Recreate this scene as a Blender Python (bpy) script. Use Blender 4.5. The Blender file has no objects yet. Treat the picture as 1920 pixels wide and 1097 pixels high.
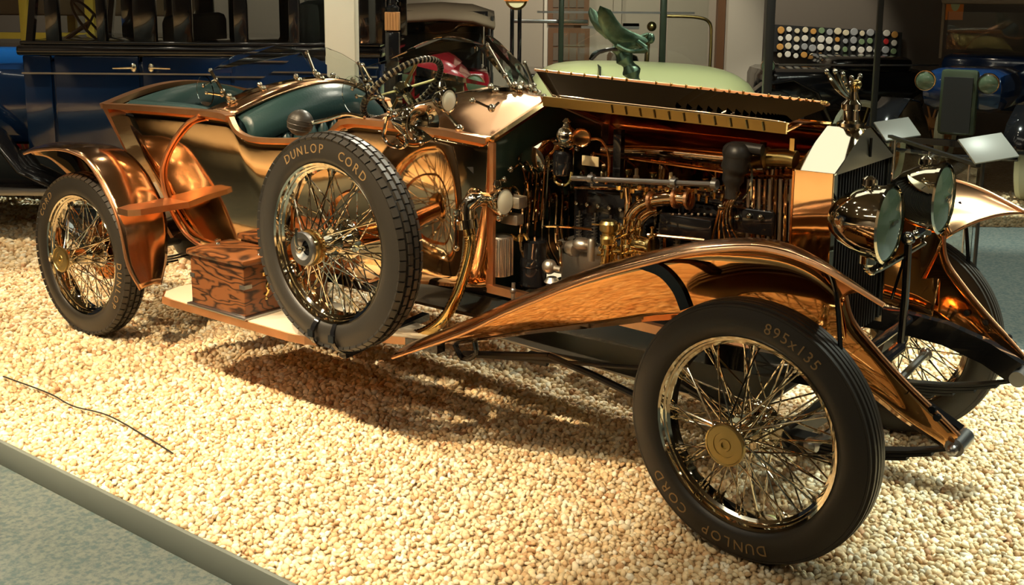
import bpy, bmesh, math, random
import numpy as np
from mathutils import Vector, Matrix
random.seed(7); rng = np.random.default_rng(7)
PI = math.pi; S = bpy.context.scene; COL = S.collection
# ------------------------------------------------------------------ camera
YAW, PITCH, ROLL = 0.65546, 0.17727, 0.00729
FPX, CYO = 2056.19, -196.6
CAM = Vector((1.47334, -3.94123, 1.88051))
_f = Vector((-math.sin(YAW)*math.cos(PITCH), math.cos(YAW)*math.cos(PITCH), -math.sin(PITCH)))
_r = Vector((math.cos(YAW), math.sin(YAW), 0)); _u = _r.cross(_f)
CR = _r*math.cos(ROLL)+_u*math.sin(ROLL); CU = -_r*math.sin(ROLL)+_u*math.cos(ROLL); CF = _f
cd = bpy.data.cameras.new('camera'); cam = bpy.data.objects.new('camera', cd); COL.objects.link(cam)
cd.sensor_width = 36; cd.lens = 36*FPX/1920; cd.shift_y = CYO/1920; cd.clip_end = 200; cd.clip_start = .05
cam.matrix_world = Matrix(((CR.x, CU.x, -CF.x, CAM.x), (CR.y, CU.y, -CF.y, CAM.y), (CR.z, CU.z, -CF.z, CAM.z), (0, 0, 0, 1)))
S.camera = cam
FH = Vector((_f.x, _f.y, 0)).normalized(); RH = Vector((FH.y, -FH.x, 0))
def at(px, py, **k):                       # photo pixel -> point of the place on the plane x=, y= or z=
    a = 'xyz'.index(list(k)[0]); val = list(k.values())[0]
    D = CF+CR*((px-960)/FPX)-CU*((py-(548.5+CYO))/FPX)
    return CAM+D*((val-CAM[a])/D[a])
def ats(pts, **k): return [at(a, b, **k) for a, b in pts]
def du(d, u, z=0.): return Vector((CAM.x, CAM.y, 0))+FH*d+RH*u+Vector((0, 0, z))
def atd(px, py, d):                        # same on the upright plane at distance d
    D = CF+CR*((px-960)/FPX)-CU*((py-(548.5+CYO))/FPX)
    return CAM+D*(d/D.dot(FH))
# ------------------------------------------------------------------ view, world, lights
S.view_settings.view_transform = 'Standard'; S.view_settings.look = 'None'
S.view_settings.gamma = 1; S.view_settings.use_curve_mapping = False
S.view_settings.exposure = 0.56
w = bpy.data.worlds.new('world'); S.world = w; w.use_nodes = True
w.node_tree.nodes['Background'].inputs[0].default_value = (.75, .85, 1, 1)
w.node_tree.nodes['Background'].inputs[1].default_value = .012
WARM = (1, .77, .47); NEUT = (1, .95, .75); COOL = (.90, 1, .84)
def spot(loc, to, watt, deg, col=WARM, rad=.05, blend=.5):
    l = bpy.data.lights.new('spot', 'SPOT'); l.energy = watt; l.spot_size = math.radians(deg); l.spot_blend = blend
    l.color = col; l.shadow_soft_size = rad
    o = bpy.data.objects.new('spot_lamp_light', l); COL.objects.link(o); o.location = loc
    o.rotation_euler = (Vector(to)-Vector(loc)).to_track_quat('-Z', 'Y').to_euler()
    return o
def panel(loc, sx, sy, watt, col=NEUT):  # added area fill, no known fixture in the hall
    l = bpy.data.lights.new('fill_panel', 'AREA'); l.energy = watt; l.shape = 'RECTANGLE'; l.size = sx; l.size_y = sy; l.color = col
    o = bpy.data.objects.new('added_fill_light', l); COL.objects.link(o); o.location = loc
panel((-2.5, -6.6, 4.6), 6, .3, 30); panel((2.6, .6, 4.6), .4, 3.5, 35, COOL); panel((-1.5, 1.9, 4.6), 4.0, 1.4, 16)  # added soft fill; the last one brightens reflections in the radiator shell
SPOTS = [
 # over the visitors' side, onto gravel and near flank
 ((-1.7, -3.4, 4.3), (-2.2, -1.1, 0), 820, 48, WARM),
 ((-4.6, -3.2, 4.3), (-3.7, -.8, .3), 680, 50, WARM),
 ((-3.0, -3.0, 4.3), (-2.0, -1.6, 0), 420, 34, NEUT),
 ((1.7, 1.8, 4.4), (1.3, 1.2, 0), 900, 50, COOL),
 ((-.5, -3.3, 4.3), (-1.3, -1.6, 0), 170, 40, WARM),
 ((-.9, -3.3, 4.3), (-.75, 0, 1.0), 420, 22, WARM),  # added to brighten the open engine bay
 # behind the car
 ((-1.2, 2.9, 4.4), (-1.5, .6, .6), 420, 48, NEUT),
 ((-4.2, 3.4, 4.4), (-3.2, .4, 1.0), 420, 60, NEUT),
 ((-6.8, -.6, 4.4), (-5.6, -.2, 0), 420, 46, WARM),
 ((2.2, 2.4, 4.4), (.5, 1.0, .6), 300, 46, COOL),
 # over the cars behind
 (tuple(du(10.5, -3.4, 4.4)), tuple(du(8.0, -4.0, 0)), 420, 50, COOL),
 (tuple(du(9.5, -1.0, 4.4)), tuple(du(11.5, -.8, .6)), 260, 60, NEUT),
 (tuple(du(9.0, 1.5, 4.4)), tuple(du(11.5, 1.3, .9)), 420, 60, COOL),
 (tuple(du(10.2, 3.4, 4.4)), tuple(du(9.7, 4.1, 0)), 650, 36, COOL),
 (tuple(du(14.2, 1.2, 4.4)), tuple(du(17.5, 1.4, 1.2)), 420, 70, NEUT),
 (tuple(du(13.5, -1.0, 4.4)), tuple(du(17.5, -1.0, 1.2)), 160, 80, NEUT),
 (tuple(du(11.6, 2.4, 4.4)), tuple(du(14.2, 3.5, 1.6)), 420, 36, NEUT),
 (tuple(du(5.4, -1.6, 4.4)), tuple(du(7.4, -1.2, 1.6)), 260, 40, NEUT),
 (tuple(du(14.0, -4.6, 4.4)), tuple(du(16.4, -5.2, 1.6)), 300, 80, NEUT),
 (tuple(du(12.6, -4.8, 4.4)), tuple(du(9.9, -4.2, 0)), 900, 40, COOL),
 ((6.0, -1.5, 4.4), (10.5, -1.0, 1.2), 500, 80, WARM),  # added to light the unseen side wall mirrored in the nickel
 ((-5.0, -6.3, 4.4), (-5.0, -5.9, 0), 520, 62, NEUT),  # added row over the visitors' carpet, brightens its mirror image in the body
 ((-2.2, -6.3, 4.4), (-2.2, -5.9, 0), 520, 62, NEUT),
 ((.4, -6.3, 4.4), (.4, -6.0, 0), 380, 62, NEUT),
 (tuple(du(6.8, 4.0, 4.4)), tuple(du(6.8, 4.0, 0)), 420, 62, COOL),  # added to brighten the carpet at the right
 ((4.6, 6.6, 4.4), (5.2, 7.6, 0), 400, 80, NEUT),  # added to light the floor mirrored in the radiator face
 ((8.0, 12.0, 4.4), (11, 14, 1.0), 400, 90, NEUT),  # added to light the unseen far wall for the same radiator reflection
 # gallery on the visitors' side (seen mirrored in the copper)
 ((-6.4, -6.6, 4.4), (-6.8, -7.4, 0), 1100, 80, WARM),
 ((-2.4, -6.8, 4.4), (-2.6, -7.8, 0), 900, 80, WARM),
 ((-10.0, -7.5, 4.4), (-10.5, -8.5, .4), 900, 80, NEUT),
 ((-7.0, -9.6, 4.4), (-7.5, -11.8, 1.2), 500, 90, NEUT),
]
for a in SPOTS: spot(*a)
# ------------------------------------------------------------------ materials
def mat(name, col=(.5, .5, .5), rough=.5, metal=0., emit=None, estr=0., trans=0., ior=1.45, coat=0., noise=None, bump=0., bscale=40., spec=None):
    m = bpy.data.materials.new(name); m.use_nodes = True; n = m.node_tree.nodes; L = m.node_tree.links; b = n['Principled BSDF']
    b.inputs['Base Color'].default_value = (*col, 1); b.inputs['Roughness'].default_value = rough; b.inputs['Metallic'].default_value = metal
    b.inputs['IOR'].default_value = ior; b.inputs['Transmission Weight'].default_value = trans; b.inputs['Coat Weight'].default_value = coat
    if spec is not None: b.inputs['Specular IOR Level'].default_value = spec
    if emit: b.inputs['Emission Color'].default_value = (*emit, 1); b.inputs['Emission Strength'].default_value = estr
    if noise:
        sc, c2, amt = noise
        tc = n.new('ShaderNodeTexCoord'); t = n.new('ShaderNodeTexNoise'); t.inputs['Scale'].default_value = sc; t.inputs['Detail'].default_value = 5
        L.new(tc.outputs['Object'], t.inputs['Vector'])
        mr = n.new('ShaderNodeMapRange'); mr.inputs[1].default_value = .5-amt; mr.inputs[2].default_value = .5+amt; L.new(t.outputs[0], mr.inputs[0])
        mx = n.new('ShaderNodeMix'); mx.data_type = 'RGBA'; mx.inputs['A'].default_value = (*col, 1); mx.inputs['B'].default_value = (*c2, 1)
        L.new(mr.outputs[0], mx.inputs['Factor']); L.new(mx.outputs['Result'], b.inputs['Base Color'])
    if bump:
        tc = n.new('ShaderNodeTexCoord'); t = n.new('ShaderNodeTexNoise'); t.inputs['Scale'].default_value = bscale; t.inputs['Detail'].default_value = 4
        L.new(tc.outputs['Object'], t.inputs['Vector'])
        bp_ = n.new('ShaderNodeBump'); bp_.inputs['Strength'].default_value = bump; bp_.inputs['Distance'].default_value = .01
        L.new(t.outputs[0], bp_.inputs['Height']); L.new(bp_.outputs[0], b.inputs['Normal'])
    return m
M = {}
M['copper'] = mat('polished_copper', (.93, .63, .36), .055, 1, noise=(2.2, (.84, .54, .30), .3), bump=.035, bscale=5)
M['copper_wing'] = mat('satin_copper', (.89, .53, .28), .17, 1, noise=(3, (.74, .41, .23), .3), bump=.03, bscale=6)
M['copper_val'] = mat('dark_polished_copper', (.82, .42, .16), .07, 1, bump=.03, bscale=6)
M['copper_in'] = mat('copper_inner', (.72, .30, .10), .16, 1, bump=.08, bscale=9)
M['copper_edge'] = mat('copper_rail', (.88, .50, .27), .32, 1, noise=(9, (.74, .36, .18), .3))
M['nickel'] = mat('nickel_plate', (.80, .74, .60), .06, 1)
M['nickel_satin'] = mat('satin_nickel', (.80, .74, .58), .30, 1)
M['brass'] = mat('brass', (.86, .62, .25), .13, 1)
M['brass_dull'] = mat('dull_brass', (.50, .38, .15), .30, 1)
M['steel'] = mat('grey_steel', (.42, .42, .42), .3, 1)
M['alu'] = mat('cast_aluminium', (.55, .52, .46), .38, 1, bump=.1, bscale=60)
M['rubber'] = mat('tyre_rubber', (.030, .026, .021), .40, 0, bump=.04, bscale=120)
M['letter'] = mat('tyre_lettering', (.27, .17, .07), .5)
M['black'] = mat('black_enamel', (.008, .008, .009), .12, 0, coat=.5)
M['blackm'] = mat('black_iron', (.018, .017, .016), .38)
M['leather'] = mat('teal_leather', (.020, .050, .052), .33, 0, bump=.12, bscale=90)
M['board_top'] = mat('cream_board_linoleum', (.62, .55, .42), .35, 0)
M['postdark'] = mat('dark_green_enamel', (.05, .065, .04), .25, .3)
M['edge_gold'] = mat('dark_gold_edge', (.42, .28, .09), .28, 1)
M['bulk'] = mat('dark_green_bulkhead', (.03, .055, .045), .15, .3)
M['rosewood'] = None
M['glass'] = mat('clear_glass', (.90, .97, .94), 0.0, 0, trans=1, ior=1.45)
M['lens'] = mat('pale_lens', (.09, .13, .08), .05, 0, coat=1)
M['lens_white'] = mat('opal_lens', (.75, .78, .66), .15, 0, coat=.6)
M['grip'] = mat('cord_grip', (.14, .12, .075), .5)
M['dark'] = mat('dark_interior', (.012, .012, .012), .7)
M['cream'] = mat('cream_plate', (.7, .62, .38), .45)
M['bronze'] = mat('green_bronze', (.05, .11, .075), .34, .8, noise=(7, (.16, .26, .19), .12), bump=.5, bscale=16)
M['blue'] = mat('blue_coachwork', (.005, .020, .070), .12, 0, coat=.6)
M['blue2'] = mat('bright_blue_wing', (.01, .09, .32), .14, 0, coat=.6)
M['red'] = mat('red_coachwork', (.30, .012, .02), .18, 0, coat=.5)
M['green'] = mat('pale_green_coachwork', (.46, .48, .24), .3, 0, coat=.2)
M['yellow'] = mat('yellow_paint', (.75, .58, .08), .35)
M['canvas'] = mat('tan_canvas', (.17, .125, .08), .8, 0, bump=.2, bscale=200)
M['whitewall'] = mat('white_rubber', (.66, .70, .52), .45)
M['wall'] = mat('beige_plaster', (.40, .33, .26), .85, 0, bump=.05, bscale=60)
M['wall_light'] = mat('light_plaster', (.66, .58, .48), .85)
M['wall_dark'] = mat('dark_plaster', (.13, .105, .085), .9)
M['column'] = mat('white_painted_column', (.74, .72, .60), .6)
M['ceil'] = mat('dim_ceiling', (.11, .095, .075), .9)
M['carpet'] = mat('grey_blue_carpet', (.065, .095, .095), .95, 0, noise=(55, (.135, .145, .13), .12), bump=.5, bscale=240)
M['kerb'] = mat('grey_kerb_board', (.14, .155, .135), .6)
M['orange'] = mat('orange_sign', (.75, .20, .03), .5)
M['placard'] = mat('grey_placard', (.28, .29, .27), .4)
M['woodlite'] = mat('light_wood', (.42, .20, .07), .5)
M['woodframe'] = mat('brown_window_wood', (.16, .075, .035), .5)
M['pane_dim'] = mat('dim_window_pane', (.16, .12, .09), .25)
M['lamp_on'] = mat('lamp_face', (1, .9, .7), .5, emit=(1, .88, .66), estr=95)
def wood():
    m = bpy.data.materials.new('figured_rosewood'); m.use_nodes = True; n = m.node_tree.nodes; L = m.node_tree.links; b = n['Principled BSDF']
    tc = n.new('ShaderNodeTexCoord'); mp = n.new('ShaderNodeMapping'); mp.inputs['Scale'].default_value = (2.4, 2.4, 8.5); mp.inputs['Location'].default_value = (9.9, 4.1, -5.0)
    nz = n.new('ShaderNodeTexNoise'); nz.inputs['Scale'].default_value = 1.1; nz.inputs['Detail'].default_value = 3; nz.inputs['Distortion'].default_value = .25
    ml = n.new('ShaderNodeMath'); ml.operation = 'MULTIPLY'; ml.inputs[1].default_value = 22
    fr = n.new('ShaderNodeMath'); fr.operation = 'PINGPONG'; fr.inputs[1].default_value = 1
    cr = n.new('ShaderNodeValToRGB'); cr.color_ramp.elements[0].color = (.020, .008, .004, 1); cr.color_ramp.elements[1].color = (.19, .066, .020, 1)
    cr.color_ramp.elements[0].position = .05; cr.color_ramp.elements[1].position = .6
    L.new(tc.outputs['Object'], mp.inputs[0]); L.new(mp.outputs[0], nz.inputs[0]); L.new(nz.outputs[0], ml.inputs[0]); L.new(ml.outputs[0], fr.inputs[0]); L.new(fr.outputs[0], cr.inputs[0])
    L.new(cr.outputs[0], b.inputs['Base Color']); b.inputs['Roughness'].default_value = .3; return m
M['rosewood'] = wood()
def stone_mat():
    m = bpy.data.materials.new('quartz_gravel'); m.use_nodes = True; n = m.node_tree.nodes; L = m.node_tree.links; b = n['Principled BSDF']
    a = n.new('ShaderNodeAttribute'); a.attribute_name = 'tint'; L.new(a.outputs['Color'], b.inputs['Base Color']); b.inputs['Roughness'].default_value = .62; return m
M['stone'] = stone_mat()
def bed_mat():
    m = bpy.data.materials.new('gravel_bed'); m.use_nodes = True; n = m.node_tree.nodes; L = m.node_tree.links; b = n['Principled BSDF']
    tc = n.new('ShaderNodeTexCoord'); v = n.new('ShaderNodeTexVoronoi'); v.inputs['Scale'].default_value = 42
    L.new(tc.outputs['Object'], v.inputs[0]); mx = n.new('ShaderNodeMix'); mx.data_type = 'RGBA'
    mx.inputs['A'].default_value = (.62, .47, .28, 1); mx.inputs['B'].default_value = (.45, .30, .15, 1)
    sp = n.new('ShaderNodeSeparateColor'); L.new(v.outputs['Color'], sp.inputs[0]); L.new(sp.outputs[0], mx.inputs['Factor']); L.new(mx.outputs['Result'], b.inputs['Base Color'])
    bm_ = n.new('ShaderNodeBump'); bm_.inputs['Strength'].default_value = 1; bm_.inputs['Distance'].default_value = .02; bm_.invert = True
    L.new(v.outputs['Distance'], bm_.inputs['Height']); L.new(bm_.outputs[0], b.inputs['Normal']); b.inputs['Roughness'].default_value = .8; return m
M['bed'] = bed_mat()
# ------------------------------------------------------------------ mesh helpers
def V(*a): return Vector(a)
class MB:
    def __init__(s): s.v = []; s.f = []
    def add(s, vs, fs):
        o = len(s.v); s.v += [tuple(p) for p in vs]; s.f += [tuple(i+o for i in q) for q in fs]; return s
    def box(s, c, d, rot=None, bev=0):
        x, y, z = d[0]/2, d[1]/2, d[2]/2; c = Vector(c)
        if bev:
            b = min(bev, x*.9, y*.9, z*.9)
            bm = bmesh.new(); bmesh.ops.create_cube(bm, size=1)
            for q in bm.verts: q.co = Vector((q.co.x*2*x, q.co.y*2*y, q.co.z*2*z))
            bmesh.ops.bevel(bm, geom=bm.edges[:], offset=b, segments=2, affect='EDGES', profile=.5)
            vs = [q.co.copy() for q in bm.verts]; bm.verts.index_update(); fs = [[q.index for q in f.verts] for f in bm.faces]; bm.free()
        else:
            vs = [Vector(p) for p in ((-x,-y,-z),(x,-y,-z),(x,y,-z),(-x,y,-z),(-x,-y,z),(x,-y,z),(x,y,z),(-x,y,z))]
            fs = [(0,3,2,1),(4,5,6,7),(0,1,5,4),(1,2,6,5),(2,3,7,6),(3,0,4,7)]
        if rot is not None: vs = [rot@p for p in vs]
        return s.add([p+c for p in vs], fs)
    def beam(s, a, b, w, h, up=(0, 0, 1)):
        a, b = Vector(a), Vector(b); d = (b-a); L = d.length; d.normalize(); sd = d.cross(Vector(up)).normalized(); u = sd.cross(d)
        R = Matrix((d, sd, u)).transposed(); return s.box((a+b)/2, (L, w, h), R)
    def tube(s, pts, r, n=8, closed=False, cap=True):
        pts = [Vector(p) for p in pts]; m = len(pts); rr = r if isinstance(r, (list, tuple)) else [r]*m
        vs = []; up = None
        for i, p in enumerate(pts):
            if closed: t = pts[(i+1) % m]-pts[i-1]
            else: t = pts[min(i+1, m-1)]-pts[max(i-1, 0)]
            t.normalize()
            if up is None:
                up = t.orthogonal().normalized()
            up = (up-t*up.dot(t)).normalized(); b = t.cross(up)
            for k in range(n):
                a = 2*PI*k/n; vs.append(p+(up*math.cos(a)+b*math.sin(a))*rr[i])
        fs = []
        for i in range(m if closed else m-1):
            j = (i+1) % m
            off = 0
            if closed and j == 0:      # align seam
                best = min(range(n), key=lambda q: (vs[(m-1)*n]-vs[q]).length); off = best
            for k in range(n): fs.append((i*n+k, i*n+(k+1) % n, j*n+(k+1+off) % n, j*n+(k+off) % n))
        if cap and not closed: fs += [tuple(range(n-1, -1, -1)), tuple((m-1)*n+k for k in range(n))]
        return s.add(vs, fs)
    def lathe(s, prof, o=(0, 0, 0), d=(0, 0, 1), n=24, closed=False, a0=0., a1=2*PI):
        o = Vector(o); d = Vector(d).normalized(); u = d.orthogonal().normalized(); b = d.cross(u); m = len(prof); full = abs(a1-a0-2*PI) < 1e-6
        N = n if full else n+1; vs = []
        for k in range(N):
            a = a0+(a1-a0)*k/n; e = u*math.cos(a)+b*math.sin(a)
            vs += [o+e*r+d*t for r, t in prof]
        fs = []
        for k in range(n):
            q = (k+1) % N
            for i in range(m if closed else m-1):
                j = (i+1) % m; fs.append((k*m+i, q*m+i, q*m+j, k*m+j))
        return s.add(vs, fs)
    def grid(s, rows, closed=False):
        m = len(rows[0]); vs = [p for r in rows for p in r]; fs = []
        for i in range(len(rows)-1):
            for j in range(m if closed else m-1):
                k = (j+1) % m; fs.append((i*m+j, i*m+k, (i+1)*m+k, (i+1)*m+j))
        return s.add(vs, fs)
    def ball(s, c, r, nu=12, nv=8, R=None):
        r = r if isinstance(r, (list, tuple)) else (r, r, r); c = Vector(c); rows = []
        for i in range(nv+1):
            t = PI*i/nv; rows.append([Vector((r[0]*math.sin(t)*math.cos(2*PI*j/nu), r[1]*math.sin(t)*math.sin(2*PI*j/nu), r[2]*math.cos(t))) for j in range(nu)])
        if R is not None: rows = [[R@p for p in q] for q in rows]
        return s.grid([[p+c for p in q] for q in rows], True)
    def prism(s, poly, vec):
        vec = Vector(vec); a = [Vector(p) for p in poly]; n = len(a); b = [p+vec for p in a]
        return s.add(a+b, [tuple(range(n-1, -1, -1)), tuple(range(n, 2*n))]+[(i, (i+1) % n, n+(i+1) % n, n+i) for i in range(n)])
    def sweep(s, pts, w, h, side=None):       # rectangular section, w sideways, h upwards
        pts = [Vector(p) for p in pts]; m = len(pts); rows = []
        for i, p in enumerate(pts):
            t = (pts[min(i+1, m-1)]-pts[max(i-1, 0)]).normalized()
            sd = (Vector(side) if side is not None else t.cross(V(0, 0, 1)))
            sd = (sd-t*sd.dot(t)).normalized(); u = sd.cross(t).normalized()
            rows.append([p+sd*a*w/2+u*b*h/2 for a, b in ((-1, -1), (1, -1), (1, 1), (-1, 1))])
        o = len(s.v); s.grid(rows, True); s.f += [(o+3, o+2, o+1, o), tuple(o+(m-1)*4+k for k in range(4))]; return s
    def mirror(s):                            # copy reflected across the car's centre plane
        n = len(s.v); s.v += [(x, -y, z) for x, y, z in s.v]; s.f += [tuple(i+n for i in reversed(q)) for q in list(s.f)]; return s
    def groups(s, each=False):                # which loose islands belong to one piece
        n = len(s.v); par = list(range(n))
        def find(i):
            while par[i] != i: par[i] = par[par[i]]; i = par[i]
            return i
        key = {}
        for i, p in enumerate(s.v):
            k = (round(p[0], 5), round(p[1], 5), round(p[2], 5)); j = key.setdefault(k, i)
            if j != i: par[find(i)] = find(j)
        for f in s.f:
            a = find(f[0])
            for q in f[1:]: par[find(q)] = a
        ids = {}; isl = [ids.setdefault(find(i), len(ids)) for i in range(n)]; k = len(ids)
        if k == 1: return [0]*n, 1
        if k > 400: return [0]*n, 1
        A = np.array(s.v, float); I_ = np.array(isl); lo = np.full((k, 3), 1e9); hi = np.full((k, 3), -1e9); np.minimum.at(lo, I_, A); np.maximum.at(hi, I_, A)
        if each: return isl, k
        size = (hi-lo).max(1); gap = np.maximum(0, np.maximum(lo[:, None]-hi[None], lo[None]-hi[:, None])); nr = np.sqrt((gap**2).sum(2)) <= np.maximum(.02, .5*np.maximum(size[:, None], size[None]))*.98
        pr = list(range(k))
        def f2(i):
            while pr[i] != i: i = pr[i]
            return i
        for a, c in zip(*np.nonzero(np.triu(nr, 1))): pr[f2(a)] = f2(c)
        ids = {}; g = [ids.setdefault(f2(i), len(ids)) for i in range(k)]; return [g[i] for i in isl], len(ids)
    def build(s, name, m, parent=None, each=False, **kw):
        g, k = s.groups(each)
        if k == 1: return s.build1(name, m, parent, **kw)
        out = []
        for q in range(k):
            b = MB(); mp = {}
            for i, v in enumerate(s.v):
                if g[i] == q: mp[i] = len(b.v); b.v.append(v)
            b.f = [tuple(mp[i] for i in f) for f in s.f if g[f[0]] == q]; out.append(b.build1(name, m, parent, **kw))
        return out[0]
    def build1(s, name, m, parent=None, smooth=35, solid=0, sub=0, off=-1):
        me = bpy.data.meshes.new(name); me.from_pydata(s.v, [], s.f)
        bm = bmesh.new(); bm.from_mesh(me); bmesh.ops.remove_doubles(bm, verts=bm.verts, dist=1e-5)
        if not solid: bmesh.ops.recalc_face_normals(bm, faces=bm.faces)
        bm.to_mesh(me); bm.free(); me.validate()
        me.materials.append(M[m] if isinstance(m, str) else m)
        if smooth:
            me.shade_smooth(); me.set_sharp_from_angle(angle=math.radians(smooth))
        o = bpy.data.objects.new(name, me); COL.objects.link(o)
        if solid: q = o.modifiers.new('t', 'SOLIDIFY'); q.thickness = solid; q.offset = off
        if sub: q = o.modifiers.new('s', 'SUBSURF'); q.levels = sub; q.render_levels = sub
        if parent is not None: o.parent = parent
        return o
def empty(name, loc=(0, 0, 0), rz=0.):
    o = bpy.data.objects.new(name, None); COL.objects.link(o); o.location = loc; o.rotation_euler = (0, 0, rz); return o
def tag(o, label=None, cat=None, group=None, kind=None):
    for k, v in (('label', label), ('category', cat), ('group', group), ('kind', kind)):
        if v: o[k] = v
    return o
def dup(o, parent=None, loc=None, rot=None):
    c = o.copy(); COL.objects.link(c); c.parent = parent
    if loc is not None: c.location = loc
    if rot is not None: c.rotation_euler = rot
    return c
def dup_tree(o, parent=None):
    c = o.copy(); COL.objects.link(c); c.parent = parent
    for ch in list(o.children): dup_tree(ch, c)
    return c
def interp(pts, n):                          # smooth (Catmull-Rom) resampling of a 3-D polyline
    P = [Vector(p) for p in pts]; P = [P[0]*2-P[1]]+P+[P[-1]*2-P[-2]]; out = []
    for i in range(1, len(P)-2):
        for k in range(n):
            t = k/n; a, b, c, d = P[i-1:i+3]
            out.append(.5*((2*b)+(c-a)*t+(2*a-5*b+4*c-d)*t*t+(3*b-a-3*c+d)*t**3))
    out.append(P[-2]); return out
def glyphs(text, size, mname, place, name, parent, depth=.0015):   # lettering: every letter put where place(i) says
    vs, fs = [], []
    for i, ch in enumerate(text):
        if ch == ' ': continue
        cu = bpy.data.curves.new('g', 'FONT'); cu.body = ch; cu.size = size; cu.extrude = depth; cu.align_x = 'CENTER'; cu.resolution_u = 3
        to = bpy.data.objects.new('g', cu); COL.objects.link(to); dg = bpy.context.evaluated_depsgraph_get()
        me = bpy.data.meshes.new_from_object(to.evaluated_get(dg)); T = place(i); o = len(vs)
        vs += [tuple(T@q.co) for q in me.vertices]; fs += [tuple(k+o for k in p.vertices) for p in me.polygons]
        bpy.data.objects.remove(to); bpy.data.curves.remove(cu); bpy.data.meshes.remove(me)
    b = MB(); b.add(vs, fs); return b.build(name, mname, parent, smooth=0)
# ================================================================== THE SETTING
def st(o): o['kind'] = 'structure'; return o
b = MB(); b.box((-4, 4, -.2), (44, 40, .2)); floor = st(b.build('floor', 'carpet', smooth=0))
b = MB(); b.box((-4, 4, 4.75), (44, 40, .1)); st(b.build('ceiling', 'ceil', smooth=0))
# gravel platform under the copper car (raised 10 cm above the carpet) and the one beyond the aisle
e0 = V(.224, 2.18, 0)
polyA = [(-13, -1.79), (3.3, -1.79), (2.2, -.2), tuple((e0-FH*1.3)[:2]), tuple(du(9.3, 2.74)[:2]), tuple(du(9.3, 9.5)[:2]), tuple(du(15.5, 9.5)[:2]), tuple(du(15.5, -9)[:2]), (-13, 2)]
b = MB(); b.prism([V(x, y, -.0995) for x, y in polyA], (0, 0, .088)); bed = b.build('gravel_platform', 'bed', smooth=0)
_bm = bmesh.new(); _bm.from_mesh(bed.data); bmesh.ops.triangulate(_bm, faces=_bm.faces[:], ngon_method='EAR_CLIP'); _bm.to_mesh(bed.data); _bm.free()
tag(bed, kind='structure')
b = MB(); b.box((-4.9, -1.80, -.048), (16.4, .018, .106), bev=.003); st(b.build('trim_1', 'kerb'))
b = MB(); b.prism([V(-13, -5.4, -.0995), V(-2.9, -5.9, -.0995), V(3, -8.0, -.0995), V(3, -11, -.0995), V(-13, -11, -.0995)], (0, 0, .09)); st(b.build('gallery_platform', 'bed', smooth=0))  # unseen gravel platform on the visitors' side, mirrored in the copper
def inpoly(x, y, P):
    c = np.zeros(x.shape, bool); n = len(P)
    for i in range(n):
        x0, y0 = P[i]; x1, y1 = P[(i+1) % n]
        c ^= ((y0 > y) != (y1 > y)) & (x < (x1-x0)*(y-y0)/((y1-y0) if y1 != y0 else 1e-9)+x0)
    return c
def vis(x, y, m=60):
    P = np.stack([x-CAM.x, y-CAM.y, np.full_like(x, -CAM.z)], 1); z = P@np.array(CF)
    px = 960+FPX*(P@np.array(CR))/z; py = 548.5+CYO-FPX*(P@np.array(CU))/z
    return (z > .5) & (px > -m) & (px < 1920+m) & (py > -m) & (py < 1097+m), z
_bm = bmesh.new(); bmesh.ops.create_icosphere(_bm, subdivisions=1, radius=1); IV = np.array([q.co[:] for q in _bm.verts]); _bm.verts.index_update(); IF = np.array([[q.index for q in f.verts] for f in _bm.faces]); _bm.free()
PAL = np.array([(.80, .66, .42), (.74, .56, .33), (.84, .74, .54), (.66, .46, .25), (.88, .82, .66), (.58, .37, .19), (.78, .62, .38), (.50, .28, .14)])
PALP = np.array([.24, .20, .17, .12, .10, .05, .10, .02])
def stone_arrays(x, y, rad):
    n = len(x); ax = np.stack([rng.uniform(.75, 1.35, n), rng.uniform(.7, 1.1, n), rng.uniform(.45, .8, n)], 1)*rad[:, None]
    q = rng.normal(size=(n, 4)); q[:, 1:3] *= .45; q /= np.linalg.norm(q, axis=1)[:, None]; w_, a, b_, c = q.T
    R = np.stack([1-2*(b_*b_+c*c), 2*(a*b_-c*w_), 2*(a*c+b_*w_), 2*(a*b_+c*w_), 1-2*(a*a+c*c), 2*(b_*c-a*w_), 2*(a*c-b_*w_), 2*(b_*c+a*w_), 1-2*(a*a+b_*b_)], 1).reshape(n, 3, 3)
    v = IV[None]*(1+rng.uniform(-.2, .2, (n, len(IV), 1)))*ax[:, None, :]; v = np.einsum('nij,nkj->nki', R, v)
    v[:, :, 0] += x[:, None]; v[:, :, 1] += y[:, None]; v[:, :, 2] += rng.uniform(-.012, -.002, n)[:, None]
    col = PAL[rng.choice(len(PAL), n, p=PALP)]*rng.uniform(.85, 1.12, (n, 1)); return v, np.clip(col, 0, 1)
def stone_mesh(name, v, col):
    n, k = v.shape[:2]; me = bpy.data.meshes.new(name); F = (IF[None]+np.arange(n)[:, None, None]*k).reshape(-1)
    me.vertices.add(n*k); me.vertices.foreach_set('co', v.reshape(-1).astype(np.float32))
    me.loops.add(len(F)); me.loops.foreach_set('vertex_index', F.astype(np.int32)); nf = len(F)//3
    me.polygons.add(nf); me.polygons.foreach_set('loop_start', np.arange(0, len(F), 3, dtype=np.int32))
    me.update(calc_edges=True)
    at_ = me.color_attributes.new('tint', 'FLOAT_COLOR', 'POINT'); c = np.ones((n, k, 4), np.float32); c[:, :, :3] = col[:, None, :]
    at_.data.foreach_set('color', c.reshape(-1)); me.materials.append(M['stone']); return me
xs, ys = [], []
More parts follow.
